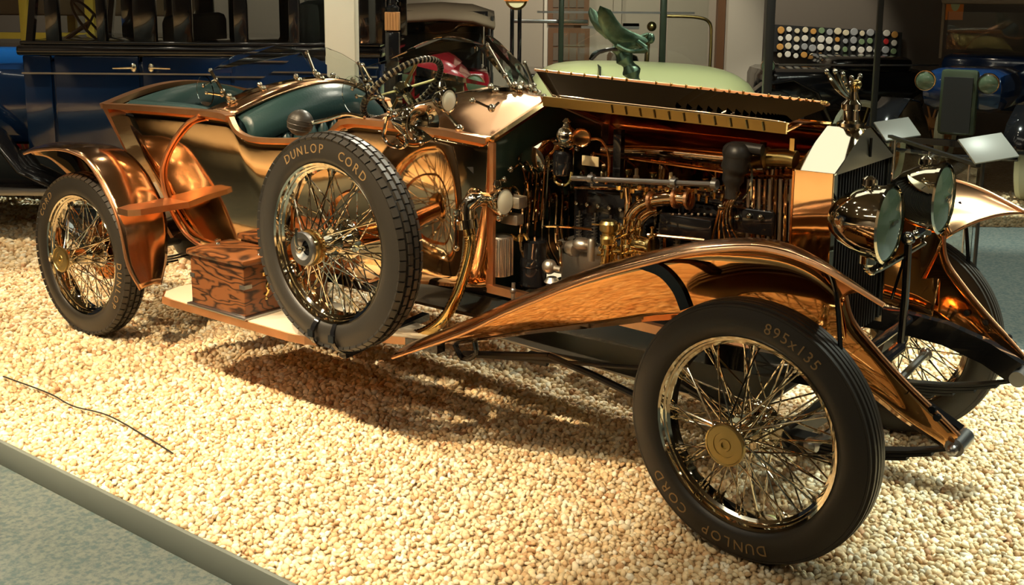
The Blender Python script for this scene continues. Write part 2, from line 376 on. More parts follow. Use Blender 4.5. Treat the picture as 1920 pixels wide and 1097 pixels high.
for (sp, dmin, dmax) in ((.0225, 0, 5.2), (.028, 5.2, 7.5), (.042, 7.5, 10.6)):
    gx, gy = np.meshgrid(np.arange(-13, 3.4, sp), np.arange(-1.775, 9, sp)); gx = gx+(np.arange(gx.shape[0]) % 2)[:, None]*sp/2
    gx = (gx+rng.uniform(-.33, .33, gx.shape)*sp).ravel(); gy = (gy+rng.uniform(-.33, .33, gy.shape)*sp).ravel()
    ok, z = vis(gx, gy); ok &= (z >= dmin) & (z < dmax) & inpoly(gx, gy, polyA) & (gy > -1.782)
    xs.append(np.stack([gx[ok], gy[ok], np.full(ok.sum(), sp), z[ok]], 1))
P_ = np.concatenate(xs); order = np.argsort(P_[:, 3]); P_ = P_[order]
near = P_[:, 3] < 4.4
pk = np.zeros(len(P_), bool); cand = np.where(near & (vis(P_[:, 0], P_[:, 1], -6)[0]))[0][:300]; pk[cand] = True
rad = P_[:, 2]*rng.uniform(.50, .80, len(P_)); rad[pk] *= 1.12
v_, c_ = stone_arrays(P_[:, 0], P_[:, 1], rad)
me = stone_mesh('gravel', v_[~pk], c_[~pk]); o = bpy.data.objects.new('gravel', me); COL.objects.link(o); o.parent = bed; tag(o, kind='stuff')
shared = []
for i in range(24):
    vv = v_[cand[i]]-v_[cand[i]].mean(0); shared.append(stone_mesh('pebble', vv[None], c_[cand[i]][None]))
for i in cand:
    o = bpy.data.objects.new('pebble', shared[rng.integers(24)]); COL.objects.link(o); o.parent = bed; o.location = v_[i].mean(0); o.rotation_euler = (0, 0, rng.uniform(0, 6.28))
b = MB(); b.tube(interp([(-3.6, -1.405, .012), (-3.2, -1.40, .02), (-2.98, -1.41, .014), (-2.75, -1.38, .018), (-2.45, -1.40, .010), (-2.2, -1.43, .006)], 6), .0035, 6)
tag(b.build('thin_cord', 'blackm'), 'thin dark cord lying on the gravel near the grey kerb', 'cord')
# back wall, with lighter pilaster, recessed doorway and dark return
def wallbox(name, m, d, u0, u1, z0, z1, th=.2, parent=None, dd=0):
    c = du(d+th/2, (u0+u1)/2, (z0+z1)/2); R = Matrix((RH, FH, V(0, 0, 1))).transposed(); q = MB(); q.box(c, (u1-u0, th, z1-z0), R); return q.build(name, m, parent, smooth=0)
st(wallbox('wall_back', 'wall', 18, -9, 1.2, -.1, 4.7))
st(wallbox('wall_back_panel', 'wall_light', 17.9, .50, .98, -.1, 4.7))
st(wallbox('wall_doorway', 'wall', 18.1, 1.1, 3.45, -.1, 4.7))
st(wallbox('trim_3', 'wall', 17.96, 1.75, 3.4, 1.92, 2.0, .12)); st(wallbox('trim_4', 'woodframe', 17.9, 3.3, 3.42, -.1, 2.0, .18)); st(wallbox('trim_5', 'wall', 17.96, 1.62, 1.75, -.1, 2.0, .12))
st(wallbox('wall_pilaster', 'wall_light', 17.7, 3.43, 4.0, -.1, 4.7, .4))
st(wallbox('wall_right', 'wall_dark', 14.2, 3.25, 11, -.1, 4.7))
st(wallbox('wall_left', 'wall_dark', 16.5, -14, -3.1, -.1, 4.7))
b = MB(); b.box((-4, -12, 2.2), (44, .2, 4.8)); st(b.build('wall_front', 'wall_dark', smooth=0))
b = MB(); b.box((11, 2, 2.2), (.2, 30, 5)); st(b.build('wall_side', 'wall', smooth=0))
# windows on the back wall (px 1033-1100)
def win(n_, px0, px1, py0, py1, cols, rows):
    A = atd(px0, py0, 17.85); B = atd(px1, py1, 17.85); fr = wallbox('window_%d' % n_, 'woodframe', 17.84, (A-CAM).dot(RH), (B-CAM).dot(RH), B.z, A.z, .05)
    st(fr); u0, u1 = (A-CAM).dot(RH)+.07, (B-CAM).dot(RH)-.07; z0, z1 = B.z+.07, A.z-.07
    for i in range(cols):
        for j in range(rows):
            wallbox('pane', 'pane_dim', 17.825, u0+(u1-u0)*i/cols+.012, u0+(u1-u0)*(i+1)/cols-.012, z0+(z1-z0)*j/rows+.012, z0+(z1-z0)*(j+1)/rows-.012, .03, fr)
win(1, 1028, 1104, -40, 47, 4, 3); win(2, 1028, 1104, 52, 150, 4, 3)
# white column behind the copper tail
b = MB(); R3 = Matrix((RH, FH, V(0, 0, 1))).transposed(); u0 = (642-960)/FPX*7.45; b.box(du(7.45, u0*1.0, 2.33), (.20, .20, 4.72), R3, bev=.006); st(b.build('column', 'column'))
for i, (d, px, wd) in enumerate(((10.2, 1436, .075), (9.3, 1639, .045))):
    b = MB(); u0 = (px-960)/FPX*d; b.box(du(d, u0*1.0, 2.33), (wd, wd, 4.7), R3, bev=.004); b.box(du(d, u0, .0), (wd*2.4, wd*2.4, .02), R3)
    tag(b.build('ceiling_pole', 'blackm'), ['thick black floor to ceiling pole left of the badge board', 'thin black floor to ceiling pole crossing the badge board'][i], 'pole')
# ceiling lamps: only their faces give light
def can(loc, to, label):
    d = (Vector(to)-Vector(loc)).normalized(); t = empty('ceiling_spotlight', loc); tag(t, label, 'spotlight', 'ceiling spotlights')
    b = MB(); b.lathe([(.02, -.16), (.075, -.14), (.08, 0), (.08, .02), (.07, .02), (.07, -.02)], (0, 0, 0), d, 16); b.tube([(0, 0, 0), (0, 0, 4.7-loc[2])], .012, 6); b.build('housing', 'blackm', t)
    b = MB(); b.lathe([(0, -.012), (.066, -.012)], (0, 0, 0), d, 16); b.build('lamp_face', 'lamp_on', t)
k = 0
for a in SPOTS[:14]:
    L_ = Vector(a[0]); d = (Vector(a[1])-L_).normalized(); can(tuple(L_-d*.06), a[1], 'black ceiling spotlight aimed at the display floor')
for x, y in ((-8, -3), (-6.4, -1.8), (-5.6, 1.8), (-3.4, -.6), (-2.4, 2.2), (-.2, 1.0), (.6, -2.6), (3.0, -2.4), (3.6, .6), (1.2, 4.4), (3.6, 4.2), (-2.6, 5.2), (5.2, -.8), (5.0, 2.4), (-7.2, .4), (-4.6, .6), (-1.6, -2.0), (-3.4, -2.2), (1.8, -.8), (.2, 2.6), (2.2, 2.0), (4.2, -3.8), (6.4, .8), (6.2, -2.6), (1.0, -4.4), (-1.8, -4.2), (-8.6, -1.2), (3.4, 2.6), (-.4, -5.2), (-3.2, -5.0), (-6.0, -5.2), (2.6, -5.6)):
    can((x, y, 4.3), (x+.3, y-.2, 0), 'black ceiling spotlight aimed at the display floor')

# ================================================================== CARS BEHIND
def arc(c, r, a0, a1, n, y=0., rz=None):
    rz = rz or r; return [V(c[0]+r*math.cos(math.radians(a0+(a1-a0)*i/n)), y, c[1]+rz*math.sin(math.radians(a0+(a1-a0)*i/n))) for i in range(n+1)]
def simple_wheel(parent, c, r, wm, tm='rubber', name='wheel', w=.11, axis=(0, 1, 0), spokes=12):
    ax = Vector(axis).normalized(); b = MB(); h = w/2; q = w*.42
    b.lathe([(r-w*.95, -q*.6), (r-w*.5, -h), (r-.02, -q), (r, 0), (r-.02, q), (r-w*.5, h), (r-w*.95, q*.6)], c, ax, 36, closed=True); t = b.build(name, tm, parent)
    b = MB(); b.lathe([(r-w*.75, -q*.55), (r-w*.98, -q*.3), (r-w*.98, q*.3), (r-w*.75, q*.55)], c, ax, 36); b.lathe([(.0, -h*1.1), (.05, -h*1.1), (.07, -h*.5), (.07, h*.5), (.05, h*1.1), (0, h*1.1)], c, ax, 16)
    u = ax.orthogonal().normalized(); v = ax.cross(u)
    for i in range(spokes):
        a = 2*PI*i/spokes; e = u*math.cos(a)+v*math.sin(a); b.tube([Vector(c)+e*.05, Vector(c)+e*(r-w*.95)], .013, 6)
    b.build('rim', wm, t); return t
def lamp(parent, c, d, r, body, name='headlamp'):
    d = Vector(d).normalized(); b = MB(); b.lathe([(.0, -r*1.3), (r*.35, -r*1.2), (r*.8, -r*.6), (r, -.02), (r*1.04, .0), (r*1.0, .02), (r*.94, .02)], c, d, 24); o = b.build(name, body, parent)
    b = MB(); b.lathe([(0, .035*r/.1), (r*.5, .03*r/.1), (r*.94, .012)], c, d, 24); b.build('lens', 'lens', o); return o
# ---- blue limousine, its side square to the view
lim = empty('limousine', du(9.1, -2.7), 0); lim.rotation_euler.z = math.atan2(-RH.y, -RH.x)
tag(lim, 'dark blue vintage limousine with black window band standing behind the copper car', 'car')
yn = .86
def pan(parent, name, m, pts, y, th=.03, bev=0):
    b = MB(); b.prism([V(x, y-th, z) for x, z in pts], (0, th, 0)); return b.build(name, m, parent, smooth=0)
b = MB(); b.box((-.4, 0, 1.0), (2.66, 1.66, .70), bev=.05); b.box((1.25, 0, .98), (.66, 1.3, .62), bev=.1); b.build('body', 'blue', lim)
for (x0, x1) in ((.76, .98), (.10, .745), (-.62, .085), (-1.70, -.635)):
    b = MB(); b.box(((x0+x1)/2, yn-.03, 1.02), (x1-x0-.012, .04, .72), bev=.008); dr = b.build('door' if x1 < .9 else 'scuttle_panel', 'blue', lim)
b = MB(); b.box((-.36, yn-.0, 1.25), (2.68, .014, .012)); b.build('waist_moulding', 'steel', lim)
b = MB(); b.box((-.36, 0, 1.42), (2.74, 1.76, .075), bev=.02); b.box((-.36, 0, 1.475), (2.70, 1.70, .03), bev=.01); b.build('waist_band', 'black', lim)
for hx, sx in ((.13, 1), (.0, -1)):
    b = MB(); b.ball((hx+.0, yn+.03, 1.30), (.025, .02, .035)); b.tube([(hx, yn+.045, 1.30), (hx+.15*sx, yn+.05, 1.295)], [.009, .006], 8); b.tube([(hx, yn-.02, 1.30), (hx, yn+.04, 1.30)], .014, 8); b.build('door_handle', 'nickel', lim)
def ul(px): return -((px-960)/250.7)-2.7
for i, (p0, p1) in enumerate(((84, 110), (180, 198), (249, 291), (324, 358), (437, 462), (540, 560), (672, 722))):
    b = MB(); b.box(((ul(p0)+ul(p1))/2, yn-.05, 1.79), (abs(ul(p1)-ul(p0)), .06, .62), bev=.01); b.box(((ul(p0)+ul(p1))/2, -yn+.05, 1.79), (abs(ul(p1)-ul(p0)), .06, .62), bev=.01); b.build('window_pillar', 'black', lim)
for (p0, p1) in ((111, 179), (199, 248), (292, 323), (359, 436), (463, 539), (561, 671)):
    b = MB(); b.box(((ul(p0)+ul(p1))/2, yn-.05, 1.79), (abs(ul(p1)-ul(p0)), .006, .60)); b.build('window_glass', 'glass', lim)
b = MB(); b.box((-.40, 0, 2.16), (2.8, 1.74, .14), bev=.06); b.build('roof', 'black', lim)
b = MB(); b.beam((ul(52), yn-.04, 1.46), (ul(76), yn-.04, 2.1), .05, .05, (0, 1, 0)); b.beam((ul(52), -yn+.04, 1.46), (ul(76), -yn+.04, 2.1), .05, .05, (0, 1, 0)); b.build('windscreen_frame', 'black', lim)
b = MB(); b.lathe([(.20, -.012), (.215, 0), (.20, .012), (.185, 0)], (.62, .4, 1.62), (-.8, 0, .55), 32, closed=True); 
for a in (0, 90, 180, 270): b.tube([V(.62, .4, 1.62), V(.62, .4, 1.62)+Matrix.Rotation(math.radians(a+20), 3, V(-.8, 0, .55).normalized())@V(.0, .20, 0)], .01, 6)
b.tube([(.62, .4, 1.62), (.95, .4, 1.4)], .018, 8); b.build('steering_wheel', 'woodframe', lim)
b = MB(); b.box((-1.15, 0, 1.55), (.2, 1.4, .5), bev=.08); b.box((-.1, 0, 1.50), (.16, 1.4, .36), bev=.06); b.build('seat_back', 'dark', lim)
b = MB(); b.box((-.2, .86, .37), (3.6, .36, .05), bev=.01); b.build('running_board', 'steel', lim)
b = MB(); b.box((-.1, 0, .50), (4.6, 1.3, .14)); b.box((-.2, .75, .52), (3.2, .10, .26)); b.build('chassis', 'black', lim)
b = MB(); rows = []
for y in (.72, .80, .92, 1.0): rows.append([V(x, y, z+.03*math.sin((y-.72)*11)) for x, z in ((.75, .40), (1.0, .52), (1.2, .80), (1.45, .98), (1.8, 1.06), (2.15, 1.0), (2.4, .8))])
b.grid(rows); b.build('front_wing', 'black', lim, solid=.02)
b = MB(); b.lathe([(.36, 0), (.36, 1.5), (.30, 1.55), (0, 1.56)], (.95, 0, 1.04), (1, 0, 0), 32); b.build('bonnet', 'blue2', lim)
simple_wheel(lim, (1.8, .74, .42), .42, 'woodlite', w=.13); simple_wheel(lim, (-2.05, .74, .42), .42, 'woodlite', w=.13); simple_wheel(lim, (1.8, -.74, .42), .42, 'woodlite', w=.13); simple_wheel(lim, (-2.05, -.74, .42), .42, 'woodlite', w=.13)
# yellow framed vehicle seen through the limousine's windows
t = empty('yellow_framed_wagon', du(12.2, -5.0)); t.rotation_euler.z = YAW; tag(t, 'yellow framed wagon seen behind the blue limousine at the left edge', 'car')
b = MB()
for px in (45, 168): 
    p = atd(px, 0, 12.2); uu = (p-CAM).dot(RH)+5.0; b.box((uu, 0, 1.3), (.10, .08, 2.2), bev=.01)
    b.box((uu, 1.3, 1.3), (.10, .08, 2.2), bev=.01)
b.build('post', 'yellow', t)
b = MB(); b.box((-.2, 0, 1.36), (2.6, .06, .07)); b.box((-.2, 0, 2.35), (2.6, .06, .07)); b.box((1.6, 0, 1.24), (.8, .06, .10)); b.build('rail', 'yellow', t)
b = MB(); b.box((-.1, .65, .86), (3.0, 1.3, .72), bev=.08); b.build('body', 'red', t); b = MB(); b.box((-.1, .65, 1.75), (2.6, .9, .35), bev=.05); b.build('seat_back', 'canvas', t)
for x in (-1.0, 1.2): simple_wheel(t, (x, 0, .4), .4, 'yellow')
# ---- maroon touring car with tan folding top
t = empty('touring_car', du(13.0, -.85)); t.rotation_euler.z = math.atan2(-FH.y+RH.y*.06, -FH.x+RH.x*.06); tag(t, 'small maroon touring car with raised brown canvas top against the far wall', 'car')
b = MB(); rows = []
for x, z, hw in ((-1.6, 1.60, .50), (-1.2, 1.68, .60), (-.2, 1.70, .62), (.5, 1.62, .60), (.62, 1.55, .60)): rows.append([V(x, y*hw, z-.10*abs(y)**3) for y in (-1, -.6, 0, .6, 1)])
b.grid(rows); b.build('folding_top', 'canvas', t, solid=.05)
b = MB()
for x in (-1.55, -.4, .55):
    for y in (-.58, .58): b.tube([(x, y, .95), (x, y, 1.6)], .018, 6)
b.build('top_frame', 'blackm', t)
b = MB(); b.box((-1.5, 0, 1.35), (.06, 1.1, .5)); b.box((-.6, 0, 1.18), (.18, 1.0, .4), bev=.06); b.build('seat_back', 'dark', t)
b = MB(); b.box((-.6, 0, .85), (2.0, 1.15, .5), bev=.08); b.build('body', 'red', t)
b = MB(); b.lathe([(.40, 0), (.39, .5), (.34, .92), (.28, .96), (0, .97)], (.5, 0, .88), (1, 0, 0), 32); b.build('bonnet', 'red', t)
b = MB(); b.box((1.47, 0, .82), (.06, .48, .52), bev=.02); b.build('radiator', 'nickel', t)
b = MB(); b.box((.45, 0, 1.45), (.03, 1.05, .40)); b.build('windscreen', 'glass', t)
b = MB(); b.box((.45, .52, 1.4), (.035, .03, .46)); b.box((.45, -.52, 1.4), (.035, .03, .46)); b.box((.45, 0, 1.64), (.035, 1.07, .03)); b.build('windscreen_frame', 'black', t)
for y in (-.36, .36): lamp(t, (1.52, y, 1.02), (1, 0, 0), .11, 'nickel')
b = MB(); b.add([], [])
for y in (-.62, .62):
    rows = []
    for dy in (-.13, -.05, .05, .13): rows.append([V(x, y+dy, z) for x, z in ((.5, .4), (.75, .62), (1.0, .84), (1.3, .88), (1.6, .72))])
    b.grid(rows)
b.build('front_wing', 'black', t, solid=.015)
for x in (-1.2, 1.2):
    for y in (-.62, .62): simple_wheel(t, (x, y, .36), .36, 'woodlite')
# ---- pale green car: long rounded body
t = empty('green_car', du(11.6, 1.33), YAW); tag(t, 'pale green car with long smooth rounded bonnet behind the copper bonnet', 'car')
b = MB(); rows = []
for i in range(25):
    s_ = i/24; x = -1.30+2.62*s_; k_ = 1-abs(2*s_-1)**7; k_ = max(k_, 0)**.5; top = (1.16+.05*math.sin(s_*PI)-.07*s_-.02)*k_+.3*(1-k_); hw = .75*k_
    rows.append([V(x, hw*math.copysign(abs(math.cos(a))**.55, math.cos(a)), .42+(top-.42)*abs(math.sin(a))**.62) for a in [PI*j/16 for j in range(17)]])
b.grid(rows); b.build('body', 'green', t)
b = MB(); b.box((-.46, 0, 1.0), (.008, 1.4, .3)); b.build('bonnet_joint', 'dark', t)
for x in (-.9, 1.0):
    for y in (-.66, .66): simple_wheel(t, (x, y, .36), .36, 'steel')
# ---- brass era car frame behind it
t = empty('brass_era_car', du(13.4, 1.2), YAW); tag(t, 'tall open brass era car with bare windscreen frames behind the green car', 'car')
def U(px, d=13.4, c=1.2): return (px-960)/FPX*d-c
def Z(py, d=13.4): return atd(960, py, d).z
b = MB()
for px, w_ in ((1049, .065), (1238, .08)): b.box((U(px), 0, 1.35), (w_, .08, 1.16), bev=.02)
b.build('windscreen_post', 'postdark', t)
b = MB()
for px in (958, 972): b.box((U(px), .1, 1.35), (.05, .05, 1.0), bev=.01)
b.build('side_post', 'black', t)
b = MB(); b.box((U(1027), .1, Z(40)), (.95, .03, .045), bev=.01); b.box((U(1150), 0, Z(22)), (1.9, .02, .025)); b.box((U(1140), 0, Z(50)), (.7, .03, .03)); b.build('cross_bar', 'steel', t)
b = MB(); b.tube(interp([(U(1245), 0, Z(28)), (U(1300), 0, Z(30)), (U(1324), 0, Z(40)), (U(1328), 0, Z(70)), (U(1328), 0, Z(130))], 5), .02, 8); b.build('hoop', 'brass_dull', t)
for a, c in ((1055, 1230), (1247, 1322)):
    b = MB(); b.box(((U(a)+U(c))/2, 0, 1.42), (U(c)-U(a), .006, .8)); b.build('windscreen_glass', 'glass', t)
b = MB(); b.tube([(U(1210), .05, Z(130)), (U(1212), .05, Z(60))], .03, 10); b.ball((U(1218), .05, Z(48)), .06); b.build('steering_column', 'brass_dull', t)
b = MB(); b.tube(interp([(U(1105), .1, Z(112)), (U(1112), .1, Z(100)), (U(1130), .1, Z(94)), (U(1150), .1, Z(92))], 4), .02, 8); b.tube([(U(1165), .1, Z(48)), (U(1195), .1, Z(48))], .035, 8); b.build('seat_rail', 'black', t)
b = MB(); b.box((0, .8, .68), (2.6, 1.4, .4), bev=.06); b.box((.2, .7, .98), (.3, 1.3, .3), bev=.08); b.build('body', 'black', t)
for x in (-1.1, 1.1):
    for y in (.1, 1.5): simple_wheel(t, (x, y, .42), .42, 'woodlite')
# sign, crate
t = empty('round_globe_sign', tuple(atd(968, 8, 12.4)), YAW); tag(t, 'round white globe sign with orange band hanging above the touring car', 'sign')
b = MB(); b.lathe([(0, -.03), (.10, -.03), (.125, 0), (.10, .03), (0, .03)], (0, 0, .06), (0, 1, 0), 32); b.build('globe_ring', 'brass_dull', t)
b = MB(); b.lathe([(0, -.036), (.098, -.034)], (0, 0, .06), (0, 1, 0), 32); b.build('globe_face', 'cream', t)
b = MB(); b.box((0, -.05, .10), (.27, .02, .13)); sgn = b.build('name_band', 'orange', t)
glyphs('DEPOT', .07, 'woodframe', lambda i: Matrix.Translation((-.095+.048*i, -.062, .045))@Matrix.Rotation(PI/2, 4, 'X'), 'lettering', sgn)
b = MB(); b.tube([(0, 0, .18), (0, 0, 2.7)], .012, 6); b.build('hanger', 'blackm', t)
p = atd(736, 57, 7.9); t = empty('wooden_crate', (p.x, p.y, p.z), YAW); tag(t, 'small plain wooden crate with dark lantern on tall black stand beside the limousine', 'crate')
b = MB(); b.box((0, 0, .065), (.10, .10, .13), bev=.004); b.build('box', 'woodlite', t)
for i in range(5):
    b = MB(); b.box((-.040+.020*i, -.053, .065), (.018, .006, .125)); b.build('slat', 'woodlite', t)
b = MB(); b.box((0, 0, -.16), (.10, .10, .30), bev=.01); b.tube([(0, 0, -.3), (0, 0, -p.z)], .05, 8); b.build('stand', 'black', t)
b = MB(); b.lathe([(.045, .13), (.05, .16), (.03, .18), (.035, .22), (.02, .25), (0, .25)], n=10); b.tube([(-.04, 0, .2), (0, 0, .28), (.04, 0, .2)], .006, 5); b.build('lantern', 'black', t)
# ---- bronze winged figure on a plinth between the two cars
t = empty('bronze_sculpture', du(6.9, .70)); t.rotation_euler.z = YAW; tag(t, 'green patinated bronze winged figure leaning forward above the open copper bonnet', 'sculpture')
def W_(px, py, y=0.): return V((px-960)/FPX*6.9*1.0-.70, y, atd(px, py, 6.9).z)
b = MB()
body = [W_(1187, 165), W_(1186, 148), W_(1180, 130), W_(1170, 112), W_(1160, 98), W_(1158, 86)]
b.tube(interp(body, 4), [.048+.012*math.sin(i*1.1) for i in range(21)], 12)
b.tube(interp([W_(1158, 88), W_(1172, 80), W_(1192, 80), W_(1205, 78)], 4), [.05, .05, .052, .052, .05, .048, .045, .04, .036, .03, .026, .022, .02], 10)
b.ball(W_(1216, 72), (.026, .026, .034)); b.tube(interp([W_(1205, 78), W_(1196, 70), W_(1212, 64)], 3), .012, 6)
for sgn_ in (-1, 1): b.tube(interp([W_(1190, 78, .04*sgn_), W_(1205, 92, .07*sgn_), W_(1175, 95, .06*sgn_), W_(1150, 84, .07*sgn_)], 4), [.018]*6+[.013]*7, 8)
b.build('figure', 'bronze', t)
def wing(y0, pts, nm, lean):
    b = MB(); rows = []
    for (xa, ya), (xb, yb), th in pts:
        A, B = W_(xa, ya), W_(xb, yb); r_ = []
        for k in range(12):
            a = 2*PI*k/12; c = (A+B)/2; r_.append(c+(B-A)/2*math.cos(a)+V(0, th*math.sin(a)+y0+lean*(c.z-1.6), 0))
        rows.append(r_)
    b.grid(rows, True); b.build(nm, 'bronze', t)
wing(-.03, [((1118, 10), (1122, 12), .004), ((1114, 22), (1138, 18), .012), ((1116, 40), (1150, 36), .018), ((1126, 60), (1162, 50), .022), ((1138, 76), (1178, 58), .026), ((1152, 88), (1192, 64), .026), ((1175, 94), (1205, 70), .02), ((1196, 88), (1212, 76), .01)], 'wing', -.35)
wing(.10, [((1104, 14), (1108, 16), .004), ((1101, 24), (1118, 22), .010), ((1105, 40), (1124, 38), .014), ((1116, 58), (1150, 50), .016), ((1135, 74), (1170, 60), .02), ((1160, 84), (1190, 70), .016)], 'wing', .2)
b = MB(); b.tube(interp([W_(1158, 92, -.04), W_(1138, 92, -.05), W_(1120, 98, -.05), W_(1106, 111, -.05)], 4), [.012]*8+[.008]*5, 8); b.tube(interp([W_(1168, 92, .04), W_(1176, 104, .05), W_(1182, 112, .05)], 3), .01, 6); b.build('scarf', 'blackm', t)
p = W_(1187, 165); b = MB(); b.box((p.x, 0, (p.z-.02)/2), (.16, .16, p.z-.02), bev=.01); b.box((p.x, 0, .04), (.3, .3, .08), bev=.01); b.lathe([(.09, p.z-.03), (.08, p.z), (.0, p.z+.01)], (p.x, 0, 0), n=16); b.build('plinth', 'black', t)
# ---- badge board and signs on the dark wall
A = atd(1452, 40, 14.0); B = atd(1692, 118, 14.0); ua, ub = (A-CAM).dot(RH), (B-CAM).dot(RH)
t = empty('badge_board', tuple(du(14.1, (ua+ub)/2, (A.z+B.z)/2)), YAW); tag(t, 'long black board of small round enamel badges on the dark wall', 'display board')
hw, hh = (ub-ua)/2, .215
b = MB(); b.prism([V(-hw, -.02, -hh+.09), V(hw, -.02, -hh-.0), V(hw, -.02, hh-.09), V(-hw, -.02, hh)], (0, .04, 0)); b.build('panel', 'dark', t)
cols_ = [mat('badge_enamel_%s' % n, c, .3) for n, c in (('white', (.75, .7, .62)), ('cream', (.7, .6, .42)), ('amber', (.6, .3, .08)), ('red', (.5, .03, .03)), ('grey', (.35, .35, .36)), ('green', (.2, .28, .15)))]
bms = []
for m_ in cols_:
    b = MB(); b.lathe([(.042, 0), (.042, .012), (.036, .018), (0, .018)], (0, 0, 0), (0, -1, 0), 14); o = b.build('badge', m_, t); bms.append(o.data); bpy.data.objects.remove(o)
for i in range(15):
    for j in range(4):
        o = bpy.data.objects.new('badge', bms[random.choice((0, 0, 0, 1, 1, 2, 4, 4, 5, 3 if i > 9 else 0))]); COL.objects.link(o); o.parent = t
        fx = (i+.5)/15; o.location = (-hw+.05+fx*(2*hw-.1), -.035, (hh-.07-.05*fx)-(j*.105)+(.015 if i % 2 else 0)); s_ = random.uniform(.75, 1.15); o.scale = (s_*random.uniform(.85, 1.1), 1, s_)
A = atd(1790, 14, 13.6)
t = empty('orange_wall_sign', tuple(A+V(0, 0, .05)), YAW); tag(t, 'small orange sign with green oval high on the dark wall', 'sign')
b = MB(); b.box((0, 0, 0), (.21, .03, .40)); b.build('board', 'orange', t); b = MB(); b.lathe([(0, -.02), (.055, -.02), (.055, 0)], (0, 0, .0), (0, 1, 0), 24); o = b.build('oval', 'green', t); o.scale = (1, 1, 1.7)
b = MB(); b.tube([(0, 0, .19), (0, 0, 4.7-A.z-.05)], .006, 6); b.build('hanger', 'blackm', t)
# ---- placards
for i, (c, lab) in enumerate((((1853, 278), 'tilted white placard on a post before the white tyred car'), ((1682, 242), 'tilted grey placard on a post beside the tall black pole'))):
    p = atd(c[0], c[1], (5.2, 7.0)[i]+1.0); t = empty('placard', (p.x, p.y, 0), YAW+.35); tag(t, lab, 'placard')
    R = Matrix.Rotation(math.radians(38), 3, 'X')@Matrix.Rotation(math.radians(-8), 3, 'Y'); b = MB(); b.box((0, 0, p.z), (.29, .19, .012), R, bev=.002); b.build('panel', 'placard', t)
    b = MB(); b.tube([(0, .03, -.0), (0, .03, p.z-.01)], .011, 8); b.lathe([(.1, 0), (.1, .012), (.0, .014)], (0, .03, 0), n=20); b.build('post', 'blackm', t)
# ---- barrier rail with glass
t = empty('glass_barrier'); tag(t, 'low glass barrier with dark top rail beyond the far copper wing', 'barrier')
A = atd(1668, 262, 7.6); B = atd(1835, 302, 6.3); B.z = A.z = (A.z+B.z)/2
b = MB(); b.beam(A, B, .03, .02); b.build('rail', 'blackm', t)
for f in (.08, .5, .92):
    p = A.lerp(B, f); b = MB(); b.box((p.x, p.y, p.z/2-.05), (.012, .012, p.z+.10)); b.build('post', 'steel', t)
b = MB(); d_ = (B-A).normalized(); q = MB(); n_ = d_.cross(V(0, 0, 1))*.004; q.prism([V(A.x, A.y, .04), V(B.x, B.y, .04), V(B.x, B.y, A.z-.02), V(A.x, A.y, A.z-.02)], n_); q.build('glass_panel', 'glass', t)
# ---- two cars in the dark at the right
t = empty('black_saloon', du(12.85, 3.95)); t.rotation_euler.z = YAW+.05; tag(t, 'black vintage car with cream spare tyre left of the thin pole', 'car')
b = MB(); b.box((0, .6, .75), (1.9, 1.1, .5), bev=.1); b.box((.3, .6, 1.02), (1.0, 1.0, .24), bev=.08); b.build('body', 'black', t)
b = MB(); b.box((.1, .03, 1.06), (1.9, .02, .02)); b.build('waist_moulding', 'steel', t)
b = MB(); rows = [[V(x, y, z) for x, z in ((-1.4, .3), (-1.25, .65), (-1.0, .85), (-.7, .9), (-.4, .75), (-.2, .4))] for y in (-.1, .05, .2)]; b.grid(rows); b.build('wing', 'black', t, solid=.02)
simple_wheel(t, (-.9, 0, .38), .38, 'woodlite'); simple_wheel(t, (1.0, 0, .38), .38, 'woodlite'); simple_wheel(t, (.10, -.16, .33), .34, 'brass_dull', 'whitewall', 'spare_wheel', .08)
lamp(t, (-1.0, -.05, 1.05), (-.3, -1, 0), .08, 'nickel')
t = empty('blue_roadster', du(10.9, 4.62)); t.rotation_euler.z = YAW+PI*1.5-.62; tag(t, 'dark blue vintage car with white tyres and two lamps at the right edge', 'car')
# front of it looks roughly towards the visitors: local +x is its nose
b = MB(); b.box((-.1, 0, .98), (1.6, .78, .40), bev=.14); b.box((-1.25, 0, .95), (.9, 1.2, .6), bev=.1); b.build('body', 'blue', t)
b = MB(); b.box((.74, 0, .88), (.08, .34, .62), bev=.04); b.build('radiator', 'postdark', t); b = MB(); b.box((.79, 0, .86), (.02, .26, .52)); b.build('radiator_core', 'dark', t)
for y in (-.28, .28): lamp(t, (.86, y, 1.08), (1, 0, 0), .095, 'nickel')
b = MB(); b.beam((.8, -.55, .5), (.8, .55, .5), .06, .06); b.tube([(.95, -.6, .42), (1.0, 0, .40), (.95, .6, .42)], .02, 8); b.build('front_axle', 'black', t)
for y in (-.62, .62):
    b = MB(); rows = [[V(x, y+dy, z) for x, z in ((-.3, .35), (-.05, .6), (.25, .82), (.6, .88), (.95, .74), (1.15, .5))] for dy in (-.14, 0, .14)]; b.grid(rows); b.build('front_wing', 'black', t, solid=.02)
    simple_wheel(t, (.62, y, .34), .34, 'woodlite', 'whitewall', w=.11); simple_wheel(t, (-1.4, y, .34), .34, 'woodlite', 'whitewall', w=.11)
b = MB(); b.box((-.85, 0, 1.5), (.03, 1.1, .4)); b.build('windscreen', 'glass', t); b = MB(); b.box((-1.25, 0, 1.82), (1.1, 1.2, .08), bev=.03)
for y in (-.6, .6): b.tube([(-.85, y, 1.2), (-.85, y, 1.8)], .018, 6)
b.build('top', 'canvas', t)
# ================================================================== THE COPPER CAR
car = empty('vintage_car', (0, 0, 0)); tag(car, 'polished copper open tourer with bonnet open and wire wheels on pale gravel', 'car')
TR = .4475
